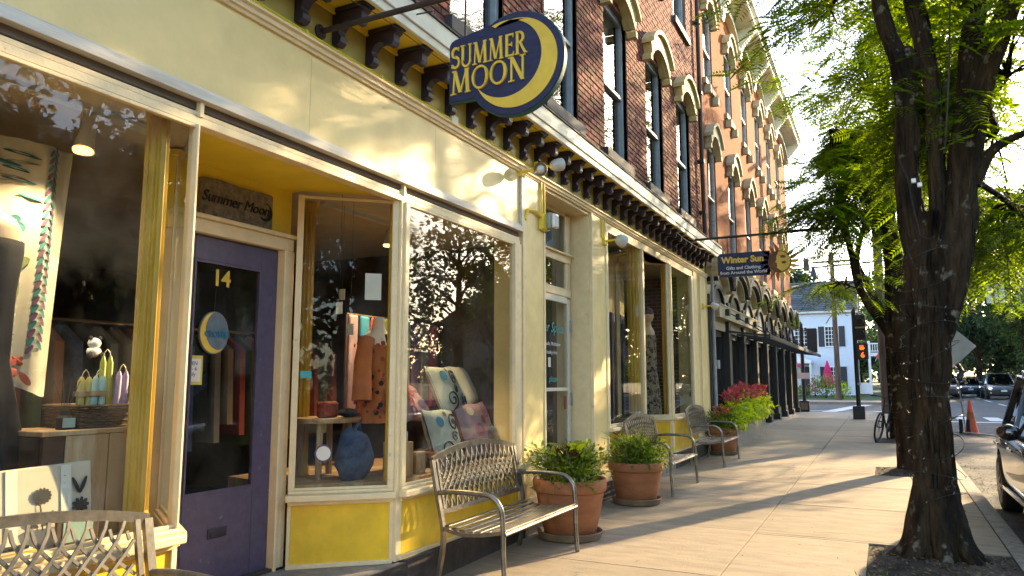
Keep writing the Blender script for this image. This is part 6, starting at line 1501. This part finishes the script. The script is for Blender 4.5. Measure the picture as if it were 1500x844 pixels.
for k in range(4): MB().tube([(-.28, 2.245, 1.34), (-.28+.02*k-.03, 2.2+.03*k, 1.50)], .002, 4).build('reed', 'wood_dark', jar)
# tote bag with block-printed flowers
tb = thing('tote_bag', 'cream canvas tote bag block-printed with black flowers and a hang tag', 'bag', (-.13, 2.0, DZ))
BXo = -.13
MB().add([(BXo, 1.55, DZ), (BXo, 2.32, DZ), (BXo-.05, 2.325, 1.125), (BXo-.05, 1.55, 1.105), (BXo-.09, 1.55, DZ), (BXo-.09, 2.32, DZ), (BXo-.07, 2.325, 1.125), (BXo-.07, 1.55, 1.105)], [(0, 1, 2, 3), (4, 5, 6, 7), (1, 5, 6, 2), (3, 2, 6, 7), (0, 3, 7, 4)]).build('body', 'canvas', tb, bevel=.006)
def tbx(z): return BXo-.05*(z-DZ)/.36+.0035
for y in (1.935, 2.175): MB().add([(tbx(DZ+.02)+.002, y, DZ+.02), (tbx(DZ+.02)+.002, y+.05, DZ+.02), (tbx(1.12)+.002, y+.05, 1.115), (tbx(1.12)+.002, y, 1.115)], [(0, 1, 2, 3)]).build('strap', 'paper', tb)
pr = MB()
def pd(y, z, L_, W_, a, k=0):
    pts = []
    for i in range(10):
        t = 2*PI*i/10; u_, v_ = L_*math.cos(t)/2, W_*math.sin(t)/2; zz = z+u_*math.sin(a)+v_*math.cos(a); pts.append((tbx(zz)+.0042+.0003*k, y+u_*math.cos(a)-v_*math.sin(a), zz))
    pr.add(pts, [tuple(range(10))])
for (yc, zc_, petals) in [(2.09, .99, 14), (2.265, .93, 9), (1.84, .93, 9)]:
    for k in range(petals): a = 2*PI*k/petals; pd(yc+.028*math.cos(a), zc_+.022*math.sin(a), .03, .017, a, k % 4); pd(yc+.012*math.cos(a+.3), zc_+.010*math.sin(a+.3), .02, .012, a+.3, 4+k % 3)
for (y, z, L_, a) in [(2.085, .90, .12, 95), (2.06, .90, .05, 120), (2.045, .87, .06, 160), (2.12, .90, .06, 50), (2.13, .88, .06, 25), (2.245, 1.02, .085, 115), (2.28, 1.02, .085, 65), (1.82, 1.02, .085, 115), (1.86, 1.02, .085, 65), (2.25, .85, .05, 80), (1.83, .85, .05, 80)]: pd(y, z, L_, .009 if a == 95 else .02, R(a), 2)
pr.build('print', 'black_print', tb)
MB().box(BXo-.035, BXo-.03, 2.175, 2.215, .955, 1.03).build('hang_tag', 'white_paint', tb); MB().tube([(BXo-.035, 2.195, 1.03), (BXo-.04, 2.18, 1.06), (BXo-.04, 2.195, 1.07), (BXo-.04, 2.205, 1.05)], .003, 5).build('tag_cord', 'wood_dark', tb)
pf_ = thing('picture_frame', 'low brown picture frame leaning on the tote bag behind the bench back', 'frame', (-.09, 2.2, DZ)); MB().box(-.10, -.085, 2.12, 2.32, DZ, DZ+.13).build('frame', 'wood_dark', pf_, bevel=.004); MB().box(-.0845, -.082, 2.15, 2.29, DZ+.02, DZ+.11).build('picture', 'wax_aqua', pf_)
bk_ = thing('book_stack', 'flat stack of books and cloths at the foot of the left window', 'books', (-.12, 1.95, DZ))
for k, mt in enumerate(['print_blue', 'paper_yellow', 'paper', 'cloth_navy']): MB().box(-.10, -.07+.004*k, 1.75, 2.05-.02*k, DZ+.012*k, DZ+.0118*(k+1)).build('book', mt, bk_)
# plush panda-like toy and dangling cards in the gloom
ty = thing('plush_toy', 'little black and white plush toy hanging behind the candles', 'toy', (-.55, 2.55, 1.7)); MB().blob((-.55, 2.55, 1.70), (.03, .035, .03), 2, 0).build('head', 'white_paint', ty, smooth=True); MB().blob((-.55, 2.55, 1.655), (.03, .04, .03), 2, 0).build('body', 'white_paint', ty, smooth=True)
for s in (-1, 1): MB().blob((-.545, 2.55+s*.026, 1.728), (.012, .012, .012), 1, 0).build('ear', 'black_print', ty, smooth=True); MB().blob((-.53, 2.55+s*.032, 1.635), (.018, .018, .022), 1, 0).build('paw', 'black_print', ty, smooth=True)
# pillows in the second window
def pillow(label, x, y, z, w_, h_, m, tilt, rot, seed, prints=()):
    t = thing('pillow', label, 'pillow', (0, 0, 0), 'printed cushions in the second window'); n = 14; mb = MB()
    for f in (1, -1):
        k0 = len(mb.v)
        for i in range(n+1):
            for j in range(n+1):
                u_, v_ = -1+2*i/n, -1+2*j/n; th = .085*((1-u_**4)*(1-v_**4))**.6; pinch = 1-.07*(1-u_*u_)*(abs(v_)**2)
                mb.v.append((f*th+.008*f*math.sin(5*u_+seed), u_*w_/2*(1-.06*(1-v_*v_)), v_*h_/2*pinch))
        mb.f += [(k0+i*(n+1)+j, k0+i*(n+1)+j+1, k0+(i+1)*(n+1)+j+1, k0+(i+1)*(n+1)+j) for i in range(n) for j in range(n)]
    mb.build('cushion', m, t, smooth=True, angle=80)
    def surf(u_, v_, e): return (.085*((1-min(abs(u_), .99)**4)*(1-min(abs(v_), .99)**4))**.6+.008*math.sin(5*u_+seed)+e, u_*w_/2, v_*h_/2)
    for (pm, kind_, pu, pv, pr_) in prints:
        q = MB()
        if kind_ == 'disc': q.add([surf(pu+pr_*math.cos(2*PI*i/18), pv+pr_*math.sin(2*PI*i/18), .004) for i in range(18)], [tuple(range(18))])
        elif kind_ == 'ring':
            q.add([surf(pu+pr_*math.cos(2*PI*i/18), pv+pr_*math.sin(2*PI*i/18), .0065) for i in range(18)]+[surf(pu+pr_*.72*math.cos(2*PI*i/18), pv+pr_*.72*math.sin(2*PI*i/18), .0065) for i in range(18)], [(i, (i+1) % 18, 18+(i+1) % 18, 18+i) for i in range(18)])
        else:
            pts = []
            for i in range(40): a = i/39*R(560)+pu*3; rr_2 = pr_*(1-i/44); pts.append(surf(max(-.96, min(.96, pu+rr_2*math.cos(a))), max(-.96, min(.96, pv+rr_2*math.sin(a))), .006))
            q.tube(pts, .007, 5, False)
        q.build('print', pm, t)
    t.rotation_euler = (0, R(-tilt), R(rot)); t.location = (x, y, z); return t
swirl = [('black_print', 'spiral', -.45, -.55, .38), ('black_print', 'spiral', .25, .35, .34), ('black_print', 'spiral', .1, -.15, .2), ('black_print', 'spiral', .7, -.6, .3), ('print_blue', 'disc', -.5, .45, .2), ('print_blue', 'ring', .4, -.6, .16), ('print_green', 'disc', -.1, .7, .1)]
flo = [('print_pink', 'disc', -.3, -.1, .24), ('print_red', 'ring', -.3, -.1, .15), ('print_purple', 'disc', .3, -.4, .25), ('print_blue', 'disc', .65, -.1, .17), ('print_pink', 'disc', .45, .55, .26), ('print_tan', 'ring', .45, .55, .16), ('pillow_cream', 'disc', -.5, .6, .16), ('print_purple', 'disc', -.5, -.65, .22), ('print_red', 'disc', .1, .25, .16)]
pillow('pale cushion with black spirals at the front of the second window', -.28, 5.66, 1.02, .60, .50, 'pillow_pale', 18, 8, 1, swirl)
pillow('rose cushion covered in round flowers, right of the spiral cushion', -.32, 6.32, 1.04, .66, .54, 'pillow_rose', 20, 4, 2, flo)
pillow('upper cushion with spirals leaning behind the front pair', -.50, 6.05, 1.42, .62, .48, 'pillow_pale', 24, 12, 3, swirl)
pillow('plain cream cushion at the back of the stack', -.62, 6.58, 1.44, .5, .46, 'pillow_cream', 26, 20, 4)
pillow('dusky floral cushion sloping behind the spiral cushion', -.55, 5.48, 1.30, .55, .38, 'pillow_rose', 40, 10, 5, flo)
# bowls and boxes in front
gb_ = thing('gift_box', 'row of small brown boxes behind the bench in the second window', 'box', (-.2, 5.0, DZ))
for (a, b, h_) in [(4.86, 5.02, .26), (5.06, 5.20, .17), (5.45, 5.62, .12)]: MB().box(-.34, -.16, a, b, DZ, DZ+h_).build('box', 'wood_dark' if a > 5.4 else 'wood_old', gb_, bevel=.004)
def bowl(label, x, y, z, r_, m): 
    o = MB().lathe([(r_*.4, 0), (r_*.35, .015), (r_*.75, .035), (r_, .075), (r_*.94, .075), (r_*.5, .03), (.002, .025)], 24, (x, y, z)).build('bowl', m, None, smooth=True, loc=(x, y, z)); tag(o, label, 'bowl', 'bowls in the second window')
bowl('small footed rust bowl in the second window', -.14, 5.28, DZ+.08, .07, 'bowl_red'); bowl('grey bowl beside the rust bowl', -.15, 5.44, DZ, .06, 'ceramic')
cn2 = thing('candle_tin', 'stack of pale tins at the left corner of the second window', 'tin', (-.18, 4.92, DZ+.26)); MB().lathe([(.05, 0), (.05, .08), (.001, .082)], 20, (-.22, 4.94, DZ+.26)).build('tin', 'ceramic', cn2, smooth=True)
# orange floral jacket on a dummy, seen through the angled window
kj = bust(-.55, 5.05, 1.16, 2.03, 'dummy in an orange jacket with red flowers behind the angled window', 'cloth_orange', s=.95, flare=.75, arms=True)
q = MB(); rr = random.Random(9); q2 = MB()
for k in range(90):
    a = rr.uniform(-2.8, .9); z = rr.uniform(1.2, 1.82); r_ = .155+.02*rr.random(); yy = 5.05+(r_+.035)*math.sin(a); xx = -.55+(r_-.01)*math.cos(a); s = rr.uniform(.010, .022)
    tgt = q if k % 3 else q2
    n_ = Vector((math.cos(a), math.sin(a), 0)); sd_ = Vector((-math.sin(a), math.cos(a), 0)); c = Vector((xx, yy, z)); tgt.add([c+sd_*s*math.cos(t)+Vector((0, 0, s*math.sin(t)))+n_*.012 for t in [2*PI*i/9 for i in range(9)]], [tuple(range(9))])
q.build('flower_print', 'print_red', kj); q2.build('flower_print', 'cloth_black', kj)
MB().tube([(-.42, 4.98, 1.88), (-.40, 5.1, 1.5), (-.42, 5.2, 1.40)], .012, 6).build('strap', 'cloth_black', kj); MB().box(-.43, -.37, 5.0, 5.22, 1.25, 1.45).build('shoulder_bag', 'cloth_black', kj, bevel=.02)
# hanging cards, more stock behind the second window
for k, (y, x, z, mt, lab) in enumerate([(4.42, -.45, 2.05, 'paper', 'small white card dangling high in the angled window'), (4.62, -.5, 1.9, 'linen', 'little cream tag dangling in the angled window'), (4.75, -.7, 2.2, 'canvas', 'square canvas card dangling by the orange jacket')]):
    t = thing('hanging_card', lab, 'card', (x, y, z), 'cards dangling in the angled window'); MB().box(x-.03, x+.03, y-.002, y+.002, z-.045, z+.045).build('card', mt, t); MB().tube([(x, y, z+.045), (x, y, 2.95)], .0015, 4).build('thread', 'wire', t)
sr_ = thing('scarf_rack', 'rack of patterned scarves behind the cushions', 'rack', (-1.1, 6.3, DZ)); MB().tube([(-1.1, 5.3, 2.1), (-1.1, 6.9, 2.1)], .014, 8).build('rail', 'wood_dark', sr_); MB().tube([(-1.1, 6.9, DZ), (-1.1, 6.9, 2.1)], .014, 8).build('upright', 'wood_dark', sr_); MB().tube([(-1.1, 5.3, DZ), (-1.1, 5.3, 2.1)], .014, 8).build('upright', 'wood_dark', sr_)
for k in range(9):
    y = 5.38+.17*k; MB().box(-1.13, -1.07, y-.065, y+.065, 1.15+.08*((k*5) % 3), 2.1).build('scarf', ['pillow_rose', 'print_blue', 'bag_red', 'print_green', 'cloth_orange', 'pillow_pale', 'print_purple', 'cloth_taupe', 'print_pink'][k], sr_, bevel=.02)
# small round table with bags, wicker
tbm = thing('side_table', 'low round wooden table with bags behind the angled window', 'table', (-.72, 4.62, DZ)); MB().lathe([(.26, 0), (.27, .02), (.27, .035), (.001, .036)], 28, (-.72, 4.62, 1.18)).build('table_top', 'wood_old', tbm, smooth=True)
for a in (0.5, 2.1, 3.7, 5.2): MB().tube([(-.72+.2*math.cos(a), 4.62+.2*math.sin(a), DZ), (-.72+.18*math.cos(a), 4.62+.18*math.sin(a), 1.18)], .025, 8).build('leg', 'wood_old', tbm)
hb_ = thing('handbag', 'red patterned handbag on the round table', 'bag', (-.65, 4.55, 1.216)); MB().box(-.72, -.62, 4.50, 4.66, 1.216, 1.34).build('body', 'bag_red', hb_, bevel=.02); MB().tube([(-.67, 4.53, 1.34), (-.67, 4.58, 1.42), (-.67, 4.63, 1.34)], .008, 6).build('handle', 'bag_red', hb_)
bl_ = thing('sack_bag', 'big slouching blue denim bag on the floor of the angled window', 'bag', (-.4, 4.55, DZ)); MB().blob((-.42, 4.60, DZ+.17), (.13, .16, .22), 3, .12, 3).build('body', 'cloth_blue', bl_, smooth=True); MB().tube([(-.40, 4.50, DZ+.30), (-.38, 4.60, DZ+.42), (-.40, 4.68, DZ+.28)], .015, 6).build('handle', 'cloth_blue', bl_, smooth=True)
p5 = thing('purse', 'small speckled purse on the round table', 'purse', (-.55, 4.72, 1.216)); MB().blob((-.56, 4.70, 1.25), (.07, .10, .035), 2, .05).build('body', 'cloth_black', p5, smooth=True)
# clothes rail with dim garments at the back of the shop
cr_ = thing('clothes_rail', 'clothes rail with dim garments at the back of the first shop', 'clothes rail', (-2.2, 4.5, .15)); MB().tube([(-2.2, 2.6, 1.95), (-2.2, 6.4, 1.95)], .016, 8).build('rail', 'chrome', cr_); 
for y in (2.6, 6.4): MB().tube([(-2.2, y, .15), (-2.2, y, 1.95)], .016, 8).build('upright', 'chrome', cr_)
for k in range(26):
    y = 2.7+.14*k; mt = ['cloth_taupe', 'print_green', 'cloth_navy', 'print_red', 'cloth_blue', 'print_tan', 'cloth_orange'][(k*5) % 7]; l_ = .8+.2*((k*37) % 5)/4
    MB().prism([(-2.42, 1.78), (-2.2, 1.92), (-1.98, 1.78), (-1.95, 1.92-l_), (-2.45, 1.92-l_)], 'y', y-.03, y+.03).build('garment', mt, cr_)
sh = thing('wall_shelf', 'dim shelves with small goods along the back wall of the first shop', 'shelf', (-3.4, 1.5, .15))
for z in (.6, 1.1, 1.6, 2.1): MB().box(-3.6, -3.2, -.5, 3.0, z, z+.03).build('board', 'wood_dark', sh)
for k in range(24): y = -.4+.14*k; z = [.63, 1.13, 1.63, 2.13][k % 4]; MB().box(-3.42, -3.3, y, y+.1, z, z+.12+.1*((k*7) % 3)).build('item', ['print_red', 'paper', 'teal', 'print_tan', 'cloth_blue'][k % 5], sh)
# far shop: dresses, painting
bust(-.55, 9.62, DZ+.1, 2.30, 'dummy in a pale grey-brown coat behind the glass beside the stairs door', 'cloth_taupe', skin=False, s=1.1, flare=1.2, arms=True)
mat('cloth_print', (.30,.26,.17), .85, col2=(.02,.018,.018), mix=1, scale=14, contrast=(.48, .56))
f2_ = bust(-.42, 12.62, DZ+.1, 2.55, 'dummy in a long black and cream print dress in the farther shop entrance', 'cloth_print', s=1.05, flare=.9); MB().blob((-.42, 12.62, 2.62), (.10, .10, .13), 2, .02).build('head', 'skin_mannequin', f2_, smooth=True); MB().blob((-.43, 12.63, 2.68), (.115, .115, .10), 2, .05).build('turban', 'print_purple', f2_, smooth=True)
bust(-.7, 13.3, DZ+.1, 2.45, 'dummy in a faded blue denim dress in the last window of the farther shop', 'cloth_blue', s=1.05)
pa = thing('painting', 'tall painting with orange and teal patches inside the farther shop', 'painting', (-1.2, 13.2, 2.6)); MB().box(-1.24, -1.2, 12.95, 13.75, 2.15, 3.2).build('canvas', 'print_blue', pa); MB().box(-1.199, -1.195, 13.0, 13.4, 2.75, 3.15).build('orange_patch', 'cloth_orange', pa); MB().box(-1.199, -1.195, 13.05, 13.3, 2.2, 2.7).build('tan_patch', 'wood_old', pa)
ch_ = thing('display_chest', 'dark chest of drawers low in the window beside the stairs door', 'chest', (-.6, 10.1, DZ)); MB().box(-.8, -.4, 9.8, 10.5, DZ+.1, 1.3).build('carcass', 'wood_dark', ch_, bevel=.01)
for k in range(3): MB().box(-.399, -.385, 9.83, 10.47, DZ+.12+.14*k, DZ+.24+.14*k).build('drawer', 'cloth_black', ch_, bevel=.004)
